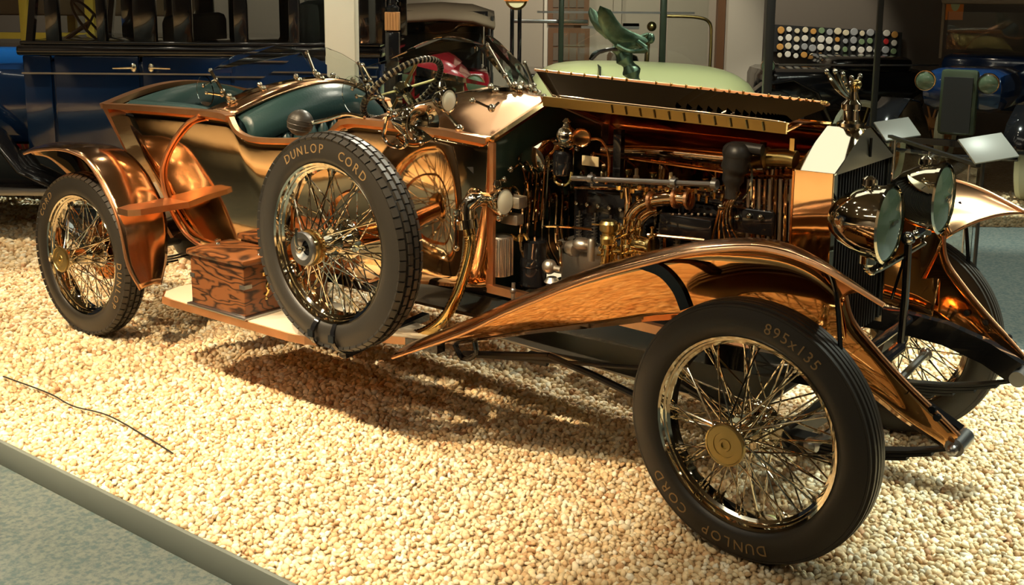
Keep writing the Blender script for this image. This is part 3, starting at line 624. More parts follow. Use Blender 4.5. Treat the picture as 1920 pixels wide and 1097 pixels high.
# ---------------------------------------------------------------- wheels
def spoke_mesh(r0, y0, r1, y1, da):
    b = MB(); p = V(0, y0, r0); q = V(r1*math.sin(da), y1, r1*math.cos(da)); d = (q-p).normalized()
    b.tube([p, q], .0031, 6); b.tube([q-d*.024, q], .0056, 6); b.ball(p, .005, 6, 4); o = b.build('spoke', 'nickel', None); me = o.data; bpy.data.objects.remove(o); return me
SP = [spoke_mesh(.046, -.125, .312, -.012, .62), spoke_mesh(.046, -.125, .312, -.004, -.62), spoke_mesh(.060, -.02, .312, -.022, .40), spoke_mesh(.060, -.02, .312, .006, -.40), spoke_mesh(.082, .055, .312, .020, .55), spoke_mesh(.082, .055, .312, .012, -.55)]
def tread(b, n, hh=.006):
    for k in range(n):
        a = 2*PI*k/n
        for yy, wy, off, rr in ((-.049, .026, 0, .4375), (-.0165, .021, .5, .4475), (.0165, .021, 0, .4475), (.049, .026, .5, .4375)):
            t = a+off*2*PI/n; R = Matrix.Rotation(t, 3, 'Y')@Matrix.Rotation(math.radians(24 if yy > .03 else -24 if yy < -.03 else 0), 3, 'X')
            R = Matrix.Rotation(t, 3, 'Y')@(Matrix.Rotation(math.radians(-28), 3, 'X') if yy > .03 else Matrix.Rotation(math.radians(28), 3, 'X') if yy < -.03 else Matrix.Identity(3))
            b.box(Matrix.Rotation(t, 3, 'Y')@V(0, yy, rr-hh*.3), (2*PI*rr/n*.84, wy, hh*2), R)
def text_on_tyre(text, a0, step, parent, size=.052, r=.372):
    def place(i):
        a = math.radians(a0+step*i)            # clockwise from top seen from outside
        return Matrix.Rotation(a, 4, 'Y')@Matrix.Translation((0, -.0680, r))@Matrix.Rotation(math.radians(-4), 4, 'X')@Matrix.Rotation(PI/2, 4, 'X')@Matrix.Scale(1.0, 4)
    return glyphs(text, size, 'letter', place, 'lettering', parent, .0012)
def wheel(name, loc, rz, camber, near, cap, label=None, texts=(), blocks=True, hubm='nickel'):
    b = MB()                                   # rim: rolled edges and well
    b.lathe([(.322, -.052), (.330, -.056), (.334, -.050), (.328, -.044), (.312, -.036), (.306, -.02), (.306, .02), (.312, .036), (.328, .044), (.334, .050), (.330, .056), (.322, .052), (.318, .036), (.300, .024), (.298, 0), (.300, -.024), (.318, -.036)], (0, 0, 0), (0, 1, 0), 64, closed=True)
    w_ = b.build(name, 'nickel', car); w_.location = loc; w_.rotation_euler = (camber, 0, rz)
    if label: w_['label'] = label
    b = MB(); b.lathe([(.328, -.042), (.336, -.056), (.352, -.0655), (.375, -.0680), (.398, -.0655), (.417, -.0590), (.4295, -.0560), (.4305, -.0520), (.4350, -.046), (.4405, -.030), (.4425, 0), (.4405, .030), (.4350, .046), (.4305, .052), (.4295, .056), (.417, .059), (.398, .0655), (.375, .068), (.352, .0655), (.336, .056), (.328, .042)], (0, 0, 0), (0, 1, 0), 96, closed=True)
    b.build('tyre', 'rubber', w_, smooth=50)
    if blocks == 'ribs':
        b = MB()
        for yy, rr in ((-.048, .4345), (-.030, .4420), (-.010, .4440), (.010, .4440), (.030, .4420), (.048, .4345)): b.lathe([(rr-.004, yy-.008), (rr+.003, yy-.0065), (rr+.003, yy+.0065), (rr-.004, yy+.008)], (0, 0, 0), (0, 1, 0), 96)
        b.build1('tread', 'rubber', w_, smooth=30)
    elif blocks: b = MB(); tread(b, 66); b.build1('tread', 'rubber', w_, smooth=0)
    b = MB(); b.lathe([(0, -.13), (.030, -.13), (.046, -.132), (.052, -.128), (.050, -.118), (.038, -.11), (.040, -.03), (.060, -.028), (.066, -.02), (.060, -.012), (.05, 0), (.06, .04), (.084, .048), (.090, .055), (.084, .062), (.05, .07), (.0, .07)], (0, 0, 0), (0, 1, 0), 32); b.build('hub', hubm, w_)
    b = MB()
    if cap == 'brass':
        b.lathe([(0, -.166), (.012, -.166), (.012, -.172), (.020, -.172), (.022, -.168), (.040, -.168), (.041, -.171), (.063, -.171), (.065, -.174), (.070, -.172), (.0705, -.160), (.058, -.150), (.048, -.145), (.046, -.128)], (0, 0, 0), (0, 1, 0), 40); hc = b.build('hub_cap', 'brass_dull', w_)
        b = MB(); b.lathe([(.066, -.158), (.052, -.148), (.049, -.12)], (0, 0, 0), (0, 1, 0), 32); b.build('hub_sleeve', 'nickel', w_)
    else:
        b.lathe([(.030, -.150), (.045, -.176), (.066, -.178), (.070, -.170), (.066, -.150), (.050, -.128)], (0, 0, 0), (0, 1, 0), 40); b.build('hub_cap', 'steel', w_)
        b = MB(); b.lathe([(0, -.146), (.036, -.146)], (0, 0, 0), (0, 1, 0), 24); b.build('hub_bore', 'black', w_)
        b = MB(); b.lathe([(.066, -.165), (.076, -.14), (.070, -.11), (.050, -.10)], (0, 0, 0), (0, 1, 0), 32); b.build('hub_sleeve', 'brass', w_)
        b = MB(); b.tube([(0, -.15, 0), (.0, -.185, .0)], .010, 8); b.tube(interp([(.0, -.185, 0), (-.012, -.195, .03), (-.01, -.19, .085)], 4), .006, 6); b.ball((0, -.188, 0), .014, 8, 6); b.build('locking_hook', 'nickel', w_)
    n = 12
    if near:
        for s_, me in enumerate(SP):
            for k in range(n):
                o = bpy.data.objects.new('spoke', me); COL.objects.link(o); o.parent = w_; o.rotation_euler = (0, 2*PI*(k+s_/6)/n, 0)
    else:
        b = MB()
        for s_, me in enumerate(SP):
            for k in range(n):
                R = Matrix.Rotation(2*PI*(k+s_/6)/n, 3, 'Y'); b.add([R@q.co for q in me.vertices], [tuple(p.vertices) for p in me.polygons])
        o = b.build1('spokes', 'nickel', w_); o['kind'] = 'stuff'
    for tx in texts: text_on_tyre(*tx, w_)
    return w_
YT = .7112
wheel('front_wheel', (0, -YT, TR), math.radians(-3.1)+0, math.radians(.4), True, 'brass', 'nearest front wheel, dark tyre with gold lettering', [('DUNLOP', 166, 6.3), ('CORD', 213, 6.6), ('895x135', 12, 4.6)], blocks='ribs')
wheel('rear_wheel', (-3.935, -YT, TR), 0, 0, True, 'brass', None, [('CORD', 300, 7), ('DUNLOP', 90, 7)])
wheel('spare_wheel', (-1.756, -.918, .8695), math.radians(-2.3), 0, True, 'open', 'spare wheel strapped upright on the running board', [('DUNLOP', 327, 6.6), ('CORD', 18, 6.8)])
wheel('front_wheel', (0, YT, TR), PI-math.radians(2), 0, False, 'brass', blocks='ribs')
wheel('rear_wheel', (-3.935, YT, TR), PI, 0, False, 'brass')
for s_ in (-1, 1):
    b = MB(); b.lathe([(0, 0), (.15, 0), (.165, .02), (.165, .09), (.06, .10), (0, .10)], (-3.935, s_*(YT-.08), TR), (0, -s_, 0), 32); b.build('brake_drum', 'copper_in', car)
# ---------------------------------------------------------------- chassis
b = MB(); b.sweep([(-4.75, .40, .50), (-4.3, .40, .56), (-3.9, .40, .66), (-3.4, .40, .60), (-2.9, .40, .535), (-1.3, .40, .555), (-.1, .40, .575), (.12, .40, .58), (.30, .40, .565), (.46, .40, .52), (.57, .40, .465)], .045, .09, (0, 1, 0)); b.build('chassis_rail', 'black', car)
b = MB(); b.sweep([(-4.75, -.40, .50), (-4.3, -.40, .56), (-3.9, -.40, .66), (-3.4, -.40, .60), (-2.9, -.40, .535), (-1.3, -.40, .555), (-.1, -.40, .575), (.12, -.40, .58), (.30, -.40, .565), (.46, -.40, .52), (.57, -.40, .465)], .045, .09, (0, 1, 0)); b.build('chassis_rail', 'black', car)
for s_ in (-1, 1):
    b = MB(); b.tube([(.585, s_*.46, .455), (.585, s_*.34, .455)], .030, 16); b.tube([(.585, s_*.475, .455), (.585, s_*.46, .455)], .018, 6); b.ball((.585, s_*.48, .455), .018, 8, 6); b.build('spring_eye', 'steel', car)
    b = MB(); 
    for k in range(5):
        L = 1-.15*k; mid = .33-.012*k
        pts = [V(.06+(.525*math.cos(PI*j/12))*L, s_*.40, mid-.0+.11*(abs(math.cos(PI*j/12))*L)**2) for j in range(13)]; b.sweep(pts, .045, .009, (0, 1, 0))
    b.box((.06, s_*.40, .31), (.10, .07, .07)); b.build('leaf_spring', 'blackm', car)
    b = MB()
    for k in range(6):
        L = 1-.14*k; pts = [V(-3.935+.66*math.cos(PI*j/12)*L, s_*.50, .40-.014*k+.13*(abs(math.cos(PI*j/12))*L)**2) for j in range(13)]; b.sweep(pts, .05, .010, (0, 1, 0))
    b.build('leaf_spring', 'blackm', car)
b = MB(); b.sweep([(0, -.64, TR), (0, -.54, .42), (0, -.44, .33), (0, 0, .31), (0, .44, .33), (0, .54, .42), (0, .64, TR)], .05, .065, (1, 0, 0)); b.build('front_axle', 'blackm', car)
b = MB(); b.tube([(.17, -.60, .40), (.19, 0, .385), (.17, .60, .40)], .016, 10); b.ball((.17, -.60, .40), .028, 8, 6); b.ball((.17, .60, .40), .028, 8, 6); b.build('track_rod', 'steel', car)
b = MB(); b.tube([(-3.935, -.64, TR), (-3.935, .64, TR)], .05, 12); b.ball((-3.935, 0, TR-.01), (.17, .15, .17), 16, 10); b.build('rear_axle', 'blackm', car)
b = MB(); b.tube([(.16, -.40, .60), (.16, .40, .60)], .018, 12); b.build('cross_tube', 'black', car)
b = MB(); b.tube(ats([(870, 664), (1030, 668)], y=-.45), .016, 8); b.tube(ats([(1030, 668), (1110, 702), (1205, 748)], y=-.45), .015, 8); b.tube([at(905, 668, y=-.45), at(1200, 690, y=-.45)], .009, 8); b.box(at(1010, 672, y=-.43), (.10, .03, .05), bev=.01); b.build('drag_link', 'blackm', car)
b = MB(); b.tube(interp(ats([(850, 640), (868, 672), (892, 664), (890, 640)], y=-.5), 4), .012, 8); b.build('step_bracket', 'black', car)
b = MB(); b.box((-.78, -.10, .40), (1.3, .62, .012), Matrix.Rotation(.04, 3, 'Y'), bev=.004); b.build('undertray', 'alu', car)
b = MB(); b.tube([(-3.8, .1, .42), (-1.4, .1, .48)], .035, 10); b.tube([(-3.2, .28, .33), (-1.5, .28, .36)], .05, 12); b.build('propeller_shaft', 'blackm', car)
b = MB(); b.box((-1.9, -.30, .50), (.9, .03, .10)); b.beam((-2.95, -.62, .40), (-1.45, -.62, .40), .05, .035); b.beam((-2.6, -.9, .385), (-2.6, -.38, .43), .04, .03); b.beam((-1.75, -.9, .385), (-1.75, -.38, .43), .04, .03); b.build('running_board_bracket', 'black', car)
# ---------------------------------------------------------------- running boards
def board(s_):
    pl = [(-2.99, .58), (-3.05, .66), (-3.07, .76), (-3.04, .86), (-2.98, .915), (-2.9, .925), (-2.06, .925), (-1.97, .912), (-1.90, .87), (-1.84, .78), (-1.76, .70), (-1.62, .64), (-1.50, .60), (-1.50, .46), (-2.99, .46)]
    pts = [V(x, s_*y, .385) for x, y in pl]
    b = MB(); b.prism(pts, (0, 0, .034)); o = b.build('running_board', 'copper_edge', car, smooth=0)
    c = V(-2.3, s_*.70, 0); b = MB(); b.prism([V(c.x+(p.x-c.x)*.988, c.y+(p.y-c.y)*.965, .4185) for p in pts], (0, 0, .004)); b.build('board_surface', 'board_top', o, smooth=0)
board(-1); board(1)
# ---------------------------------------------------------------- body
zt = [(-1.34, 1.268, .440, .645), (-1.60, 1.29, .475, .62), (-1.85, 1.300, .50, .605), (-2.04, 1.303, .515, .595), (-2.12, 1.290, .52, .59), (-2.24, 1.212, .525, .585), (-2.45, 1.180, .53, .58), (-2.66, 1.165, .54, .575), (-2.76, 1.170, .545, .572), (-2.83, 1.200, .548, .570), (-2.872, 1.255, .548, .568), (-2.92, 1.264, .548, .566), (-3.10, 1.266, .55, .563), (-3.40, 1.260, .55, .565), (-3.70, 1.250, .542, .572), (-3.95, 1.238, .532, .58)]
NS = 14
def side_rows(s_):
    rows = []
    for x, z1, y1, z0 in zt:
        xb = -1.34+(x+1.34)*(2.10/2.63); r_ = []
        for k in range(NS+1):
            t = k/NS; y0 = .425+.085*min(1, (-1.34-x)/1.2)
            r_.append(V(xb+(x-xb)*t, s_*(y0+(y1-y0)*(t**.8)+.014*math.sin(PI*t)), z0+(z1-z0)*t))
        rows.append(r_)
    return rows
for s_ in (-1, 1):
    b = MB(); b.grid(side_rows(s_)); o = b.build('body_side', 'copper', car, smooth=60, solid=.012, off=(1 if s_ < 0 else -1))
    zz = [V(x, s_*(y1+.004), z1+.006) for x, z1, y1, z0 in zt]; b = MB(); b.sweep(interp(zz[:5], 3), .05, .026, (0, 1, 0)); b.sweep(interp(zz[10:], 4), .06, .028, (0, 1, 0)); b.sweep(interp(zz[4:11], 4), .03, .022, (0, 1, 0)); b.build('waist_rail', 'copper_edge', car, smooth=30)
    b = MB(); b.sweep([V(-3.44-(-3.97+3.44)*-t, s_*(.511+.026*t), .58+.66*t) for t in (0, .25, .5, .75, 1)], .02, .035, (0, 1, 0)); b.build('corner_moulding', 'copper_edge', car)
    pts = ats([(388, 216), (362, 232), (338, 262), (321, 293), (313, 325), (317, 362), (331, 402), (350, 435), (376, 458), (400, 470)], y=-.535)
    pts = [V(p.x, s_*(-p.y if s_ > 0 else p.y), p.z) for p in pts]; pts = [V(p.x, s_*(.583-.036*(1.24-p.z)/.66*(1 if p.z < 1.3 else 0)), p.z) for p in pts]
    b = MB(); b.tube(interp(pts, 4), .011, 8); b.build('side_moulding', 'copper_edge', car)
# tail panel with crowned top
b = MB(); rows = []
for k in range(9):
    t = k/8; rows.append([V(-3.44-.53*t-.05*math.cos(y/.51*PI/2)*(.3+.7*t), y*(.508+.024*t)/.505, .58+(.658+.085*math.cos(y/.505*PI/2)**1.0)*t) for y in np.linspace(-.505, .505, 17)])
b.grid(rows); b.build('tail_panel', 'copper', car, smooth=60, solid=.012)
b = MB(); b.sweep([V(-3.97-.05*math.cos(y/.51*PI/2), y*1.045, 1.245+.088*math.cos(y/.51*PI/2)) for y in np.linspace(-.52, .52, 21)], .07, .03, (1, 0, 0)); b.build('tail_rail', 'copper_edge', car)
b = MB()
b.grid([[V(x, s_*.40, .60), V(x, s_*(.47 if x > -3.9 else .44), min(1.16 if x < -2.95 or x > -1.6 else 1.10, 1.2))] for x in (-1.4, -2, -2.6, -3.2, -3.6) for s_ in (-1,)]); b.grid([[V(x, .40, .60), V(x, .47, 1.15)] for x in (-1.4, -2, -2.6, -3.2, -3.6)])
b.box((-2.45, 0, .66), (2.1, .82, .04)); b.build('interior_lining', 'dark', car, smooth=0)
# front scuttle deck: from bonnet line back to the windscreen
def scz(y, h0, zc): return h0+(zc-h0)*max(0, 1-abs(y)/.47)**.62 if False else h0+(zc-h0)*math.cos(min(1, abs(y)/.47)*PI/2)**.9
NY = 33
def facet(y, yc, zc_, zr): return zc_+(zr-zc_)*(1-abs(y)/yc)
rows = []
for x, wy, zc_, zr, m_ in ((-1.335, .44, 1.270, 1.412, 0), (-1.37, .445, 1.272, 1.416, .05), (-1.45, .455, 1.278, 1.425, .35), (-1.55, .47, 1.285, 1.440, .8), (-1.65, .48, 1.292, 1.445, 1), (-1.80, .492, 1.300, 1.450, 1), (-1.95, .505, 1.302, 1.44, 1), (-2.0, .508, 1.302, 1.43, 1)):
    r_ = []
    for k in range(NY):
        y = -1+2*k/(NY-1); f = facet(y*wy, wy, zc_, zr); c_ = zc_+(zr-zc_)*math.cos(y*PI/2)**.85 if abs(y) < 1 else zc_
        xx = x if m_ < 1 else x+.22*(1-abs(y))*(.0 if x > -1.7 else (x+1.65)/-.35)*1.5 if x < -1.66 else x
        r_.append(V(xx, y*wy, f+(c_-f)*m_))
    rows.append(r_)
b = MB(); b.grid(rows); b.build('scuttle', 'copper_wing', car, smooth=28, solid=.01)
b = MB(); b.sweep([V(-1.325, y, 1.274+(1.416-1.274)*(1-abs(y)/.445)) for y in (-.445, -.3, -.15, -.02, .02, .15, .3, .445)], .035, .012, (1, 0, 0)); b.build('scuttle_edge', 'brass', car)
for s_ in (-1, 1): b = MB(); b.box((-1.33, s_*.437, .955), (.035, .018, .62)); b.build('scuttle_post', 'copper_edge', car)
b = MB(); b.prism([V(-1.35, -.41, .62), V(-1.35, .41, .62), V(-1.35, .425, 1.255), V(-1.35, 0, 1.395), V(-1.35, -.425, 1.255)], (-.02, 0, 0)); b.build('bulkhead', 'bulk', car, smooth=0)
b = MB(); b.box((-2.02, 0, 1.22), (.03, .88, .20), bev=.01); b.build('dashboard', 'rosewood', car)
# rear deck behind the front seat, up to the second windscreen
rows = []
for x, z0, zr in ((-2.90, 1.262, 1.405), (-2.93, 1.275, 1.425), (-3.02, 1.280, 1.425), (-3.12, 1.272, 1.40), (-3.17, 1.25, 1.36)):
    rows.append([V(x+(.12*math.cos(y/.53*PI/2)), y, z0+(zr-z0)*math.cos(y/.53*PI/2)**.9) for y in np.linspace(-.528, .528, 25)])
b = MB(); b.grid(rows); b.build('rear_scuttle', 'copper_wing', car, smooth=60, solid=.01)
# ---------------------------------------------------------------- seats
def seat(name, x0, zt0, zc, hw, side=1):
    b = MB(); rows = []
    for y in np.linspace(-hw, hw, 25):
        zz = zt0+(zc-zt0)*math.cos(y/hw*PI/2)**.9; dx = .12*math.cos(y/hw*PI/2)
        prof = [(-.06, .0), (-.02, .012), (.03, .004), (.075, -.03), (.10, -.075), (.105, -.12), (.09, -.16), (.05, -.185)]
        rows.append([V(x0+dx+a, y, zz+c_) for a, c_ in prof])
    b.grid(rows); s_ = b.build(name, 'leather', car, smooth=60, solid=.02)
    b = MB()
    n = 13
    for i in range(n):
        y = -hw+.03+(2*hw-.06)*(i+.5)/n; dx = .12*math.cos(y/hw*PI/2); zz = zt0+(zc-zt0)*math.cos(y/hw*PI/2)**.9
        b.ball((x0+dx+.06, y, (zz-.18+.90)/2), (.05, (2*hw-.06)/n*.56, (zz-.18-.90)/2+.02), 10, 8)
    b.build('pleat', 'leather', s_, smooth=60, each=True)
    b = MB(); b.tube([V(x0+.12*math.cos(y/hw*PI/2)+.056, y, zt0-.188+(zc-zt0)*math.cos(y/hw*PI/2)**.9) for y in np.linspace(-hw, hw, 21)], .007, 6); b.build('piping', 'leather', s_)
    b = MB(); b.box((x0+.36, 0, .88), (.50, 2*hw-.04, .16), bev=.06); 
    for i in range(12): b.ball((x0+.36, -hw+.06+(2*hw-.12)*(i+.5)/12, .96), (.22, .034, .022), 10, 6)
    b.build('cushion', 'leather', s_, smooth=60); return s_
seat('front_seat', -2.925, 1.255, 1.395, .485)
seat('rear_seat', -3.93, 1.225, 1.335, .47)
b = MB()
for s_ in (-1, 1): b.tube(interp([(-3.0, s_*.455, 1.215), (-3.3, s_*.45, 1.235), (-3.6, s_*.44, 1.232), (-3.86, s_*.43, 1.225)], 4), .055, 10)
b.build('armrest_roll', 'leather', car, smooth=60)
# ---------------------------------------------------------------- steering
SC = V(-1.975, -.28, 1.435); SN = V(-.70, 0, .71).normalized(); su = SN.orthogonal().normalized(); sv = SN.cross(su)
b = MB(); n = 64; ring = [SC+(su*math.cos(2*PI*k/n)+sv*math.sin(2*PI*k/n))*.205 for k in range(n)]
b.tube(ring, .0135, 10, closed=True); sw = b.build('steering_wheel', 'black', car)
b = MB()
for k in range(56):
    a = 2*PI*k/56; c = SC+(su*math.cos(a)+sv*math.sin(a))*.205; t_ = (-su*math.sin(a)+sv*math.cos(a)); b.tube([c-t_*.0045+SN*.001, c+t_*.0045+SN*.001], .0155, 8)
b.build('cord_grip', 'grip', sw)
b = MB()
for a in (40, 130, 220, 310):
    a = math.radians(a); e = su*math.cos(a)+sv*math.sin(a); b.tube([SC+e*.02, SC+e*.198], .0075, 8)
b.build('wheel_spoke', 'brass_dull', sw, each=True)
b = MB(); b.lathe([(0, .03), (.025, .03), (.04, .015), (.045, -.02), (.02, -.03)], SC, SN, 20); b.tube([SC, SC-SN*.6], .02, 10); b.tube([SC-SN*.02, SC-SN*.02+V(.02, -.09, .03)], .006, 6); b.build('steering_column', 'nickel', sw)
# ---------------------------------------------------------------- windscreens
def pane_obj(name, pts, th=.006):
    P = [Vector(p) for p in pts]; n_ = (P[1]-P[0]).cross(P[-1]-P[0]).normalized(); b = MB(); b.prism(P, n_*th); return b.build(name, 'glass', None, smooth=0)
def screen(name, near, far, posts, base):
    g = pane_obj('near_pane', near); g.name = name; g.parent = car
    h = pane_obj('pane', far); h.parent = g
    for a, c_ in posts:
        b = MB(); b.tube([a, c_], .0085, 10); b.ball(a, .014, 8, 6); b.ball(c_, .012, 8, 6); b.ball(Vector(a).lerp(Vector(c_), .35), .015, 8, 6); b.build('post', 'nickel', g)
    b = MB(); b.sweep(interp(base, 5), .022, .016); b.build('base_strip', 'nickel', g)
    for p in base: b = MB(); b.ball(V(*p)+V(.03, 0, .0), .016, 8, 6); b.ball(V(*p)+V(.0, 0, .018), .015, 8, 6); b.build('bracket', 'nickel', g)
    return g
nearF = [(-1.895, -.436, 1.344), (-2.067, -.434, 1.538), (-2.04, -.39, 1.556), (-2.0, -.338, 1.575), (-1.965, -.27, 1.612), (-1.931, -.2, 1.646), (-1.89, -.15, 1.668), (-1.856, -.1, 1.676), (-1.81, -.06, 1.670), (-1.771, -.032, 1.656), (-1.714, -.004, 1.637), (-1.546, 0, 1.442)]
farF = [(-1.546, .002, 1.442), (-1.700, .0, 1.638), (-1.75, .05, 1.665), (-1.80, .11, 1.676), (-1.832, .182, 1.673), (-1.85, .27, 1.64), (-1.866, .351, 1.60), (-1.88, .44, 1.553), (-1.86, .47, 1.52), (-1.739, .448, 1.375)]
screen('front_windscreen', nearF, farF, [((-1.895, -.436, 1.33), (-2.072, -.436, 1.548)), ((-1.546, 0, 1.43), (-1.704, 0, 1.636)), ((-1.739, .45, 1.36), (-1.83, .45, 1.53))], [(-1.905, -.44, 1.34), (-1.76, -.25, 1.395), (-1.62, -.08, 1.44), (-1.546, 0, 1.447), (-1.60, .12, 1.44), (-1.67, .28, 1.41), (-1.74, .45, 1.368)])
nearR = [(-3.003, -.452, 1.331), (-3.146, -.45, 1.471), (-3.145, -.37, 1.512), (-3.14, -.301, 1.543), (-3.112, -.184, 1.578), (-3.073, -.09, 1.591), (-3.02, -.03, 1.579), (-2.966, .0, 1.553), (-2.842, 0, 1.415)]
farR = [(-2.842, .002, 1.415), (-2.925, .002, 1.557), (-2.954, .063, 1.573), (-2.998, .206, 1.572), (-3.014, .332, 1.534), (-3.02, .46, 1.475), (-2.93, .45, 1.33)]
screen('rear_windscreen', nearR, farR, [((-3.003, -.452, 1.32), (-3.148, -.45, 1.474)), ((-2.842, 0, 1.405), (-2.925, 0, 1.557)), ((-2.93, .45, 1.33), (-3.0, .45, 1.474))], [(-3.003, -.452, 1.335), (-2.95, -.3, 1.385), (-2.88, -.12, 1.42), (-2.842, 0, 1.425), (-2.86, .12, 1.415), (-2.89, .3, 1.38), (-2.93, .45, 1.335)])
for c, r_, aa in ((V(-2.061, -.5, 1.419), .088, ((-1.96, -.452, 1.412), (-2.02, -.445, 1.485))), (V(-3.145, -.49, 1.372), .078, ((-3.05, -.46, 1.355), (-3.10, -.455, 1.43)))):
    b = MB(); dn = V(.12, 1, .05).normalized(); b.lathe([(0, -.003), (r_, -.003), (r_, .003), (0, .003)], c, dn, 40); g = b.build('side_wind_deflector', 'glass', car, smooth=30)
    b = MB()
    for a in aa: a = V(*a); q = c+(a-c)*.45+V(-.03, 0, 0); q.y = c.y; b.tube([a, q], .006, 8); b.ball(q, .011, 8, 6); b.ball(a, .011, 8, 6)
    b.build('arm', 'nickel', g)
# ---------------------------------------------------------------- wings
O = [(-1.52, .405), (-1.149, .581), (-.939, .702), (-.766, .794), (-.553, .901), (-.292, 1.007), (-.158, 1.056), (.026, 1.098), (.15, 1.100), (.269, 1.075), (.369, 1.035), (.462, .995)]
I = [(-1.44, .445), (-1.13, .620), (-.94, .722), (-.73, .828), (-.52, .918), (-.29, .998), (-.13, 1.035), (.02, 1.048), (.11, 1.025), (.17, .985), (.205, .945), (.225, .905)]
Lw = [(-1.44, .39), (-1.10, .50), (-.90, .555), (-.70, .61), (-.50, .668), (-.29, .70), (-.12, .66), (.02, .63), (.10, .62), (.16, .62), (.20, .62), (.235, .62)]
yin = [-.66, -.64, -.63, -.62, -.61, -.60, -.60, -.60, -.595, -.59, -.58, -.57]
def fwing(s_):
    Oc = interp([V(x, -.86 if i else -.84, z) for i, (x, z) in enumerate(O)], 4); Ic = interp([V(x, y, z) for (x, z), y in zip(I, yin)], 4); Lc = interp([V(x, y+.15, z) for (x, z), y in zip(Lw, yin)], 4)
    def mm(p): return V(p.x, p.y*(1 if s_ < 0 else -1), p.z)
    rows = []
    for o_, i_ in zip(Oc, Ic):
        rows.append([mm(o_.lerp(i_, t)+V(0, 0, .030*math.sin(PI*t)**.8*1.0)) for t in [k/10 for k in range(11)]])
    b = MB(); b.grid(rows); w_ = b.build('front_wing', 'copper_wing', car, smooth=50, solid=.005)
    b = MB(); b.tube([mm(p) for p in Oc], .008, 8); b.build('wing_bead', 'copper_edge', w_)
    b = MB(); b.grid([[mm(i_.lerp(l_, t)+V(0, -.02*math.sin(PI*t), 0)) for t in [k/6 for k in range(7)]] for i_, l_ in zip(Ic, Lc)]); b.build('wing_valance', 'copper_val', w_, smooth=50, solid=.004)
    b = MB(); up = [(.225, .926), (.25, .831), (.324, .745), (.417, .655), (.508, .577), (.596, .499)]; lo = [(.10, .60), (.20, .59), (.27, .575), (.334, .545), (.42, .495), (.565, .435)]
    U_ = interp([V(x, -.53+.015*i, z) for i, (x, z) in enumerate(up)], 4); D_ = interp([V(x, -.47+.006*i, z) for i, (x, z) in enumerate(lo)], 4)
    b.grid([[mm(a.lerp(c_, t)+V(0, -.012*math.sin(PI*t), 0)) for t in [k/5 for k in range(6)]] for a, c_ in zip(U_, D_)]); fv = b.build('front_apron', 'copper_val', w_, smooth=50, solid=.004)
    b = MB(); b.tube([mm(p) for p in U_], .007, 8); b.build('wing_bead', 'copper_edge', w_)
    b = MB()
    for px, py in ((1657, 709), (1698, 732), (1748, 768), (1757, 783)): p = at(px, py, y=-.475); b.lathe([(0, -.006), (.012, -.006), (.014, .004)], mm(p), (0, 1, 0), 12)
    b.build('apron_bolt', 'black', w_, each=True)
    b = MB(); q = ats([(1203, 492), (1243, 508), (1272, 540), (1288, 578)], y=-.66); b.sweep([mm(p) for p in interp(q, 4)], .03, .04, (0, 1, 0)); q = ats([(1553, 500), (1567, 545), (1574, 620), (1577, 680)], y=-.70); b.tube([mm(p) for p in interp(q, 4)], .008, 8); b.build('wing_stay', 'black', w_)
    return w_
fwing(-1); fwing(1)
RO = [(-4.46, .905), (-4.35, .962), (-4.22, 1.005), (-4.05, 1.030), (-3.93, 1.040), (-3.80, 1.038), (-3.67, 1.010), (-3.57, .942), (-3.50, .865), (-3.43, .775), (-3.38, .66), (-3.345, .50), (-3.30, .40)]
RO[0] = (-4.30, .978)
RO = [(-4.27, .985), (-4.19, 1.005), (-4.10, 1.020), (-4.02, 1.030), (-3.93, 1.040), (-3.80, 1.038), (-3.67, 1.012), (-3.57, .942), (-3.50, .865), (-3.43, .775), (-3.38, .66), (-3.345, .50), (-3.30, .375)]
RI = [(-4.70, .915), (-4.55, .970), (-4.40, 1.0), (-4.20, 1.02), (-3.93, 1.035), (-3.80, 1.03), (-3.67, .995), (-3.56, .93), (-3.49, .86), (-3.42, .77), (-3.37, .66), (-3.34, .50), (-3.30, .375)]
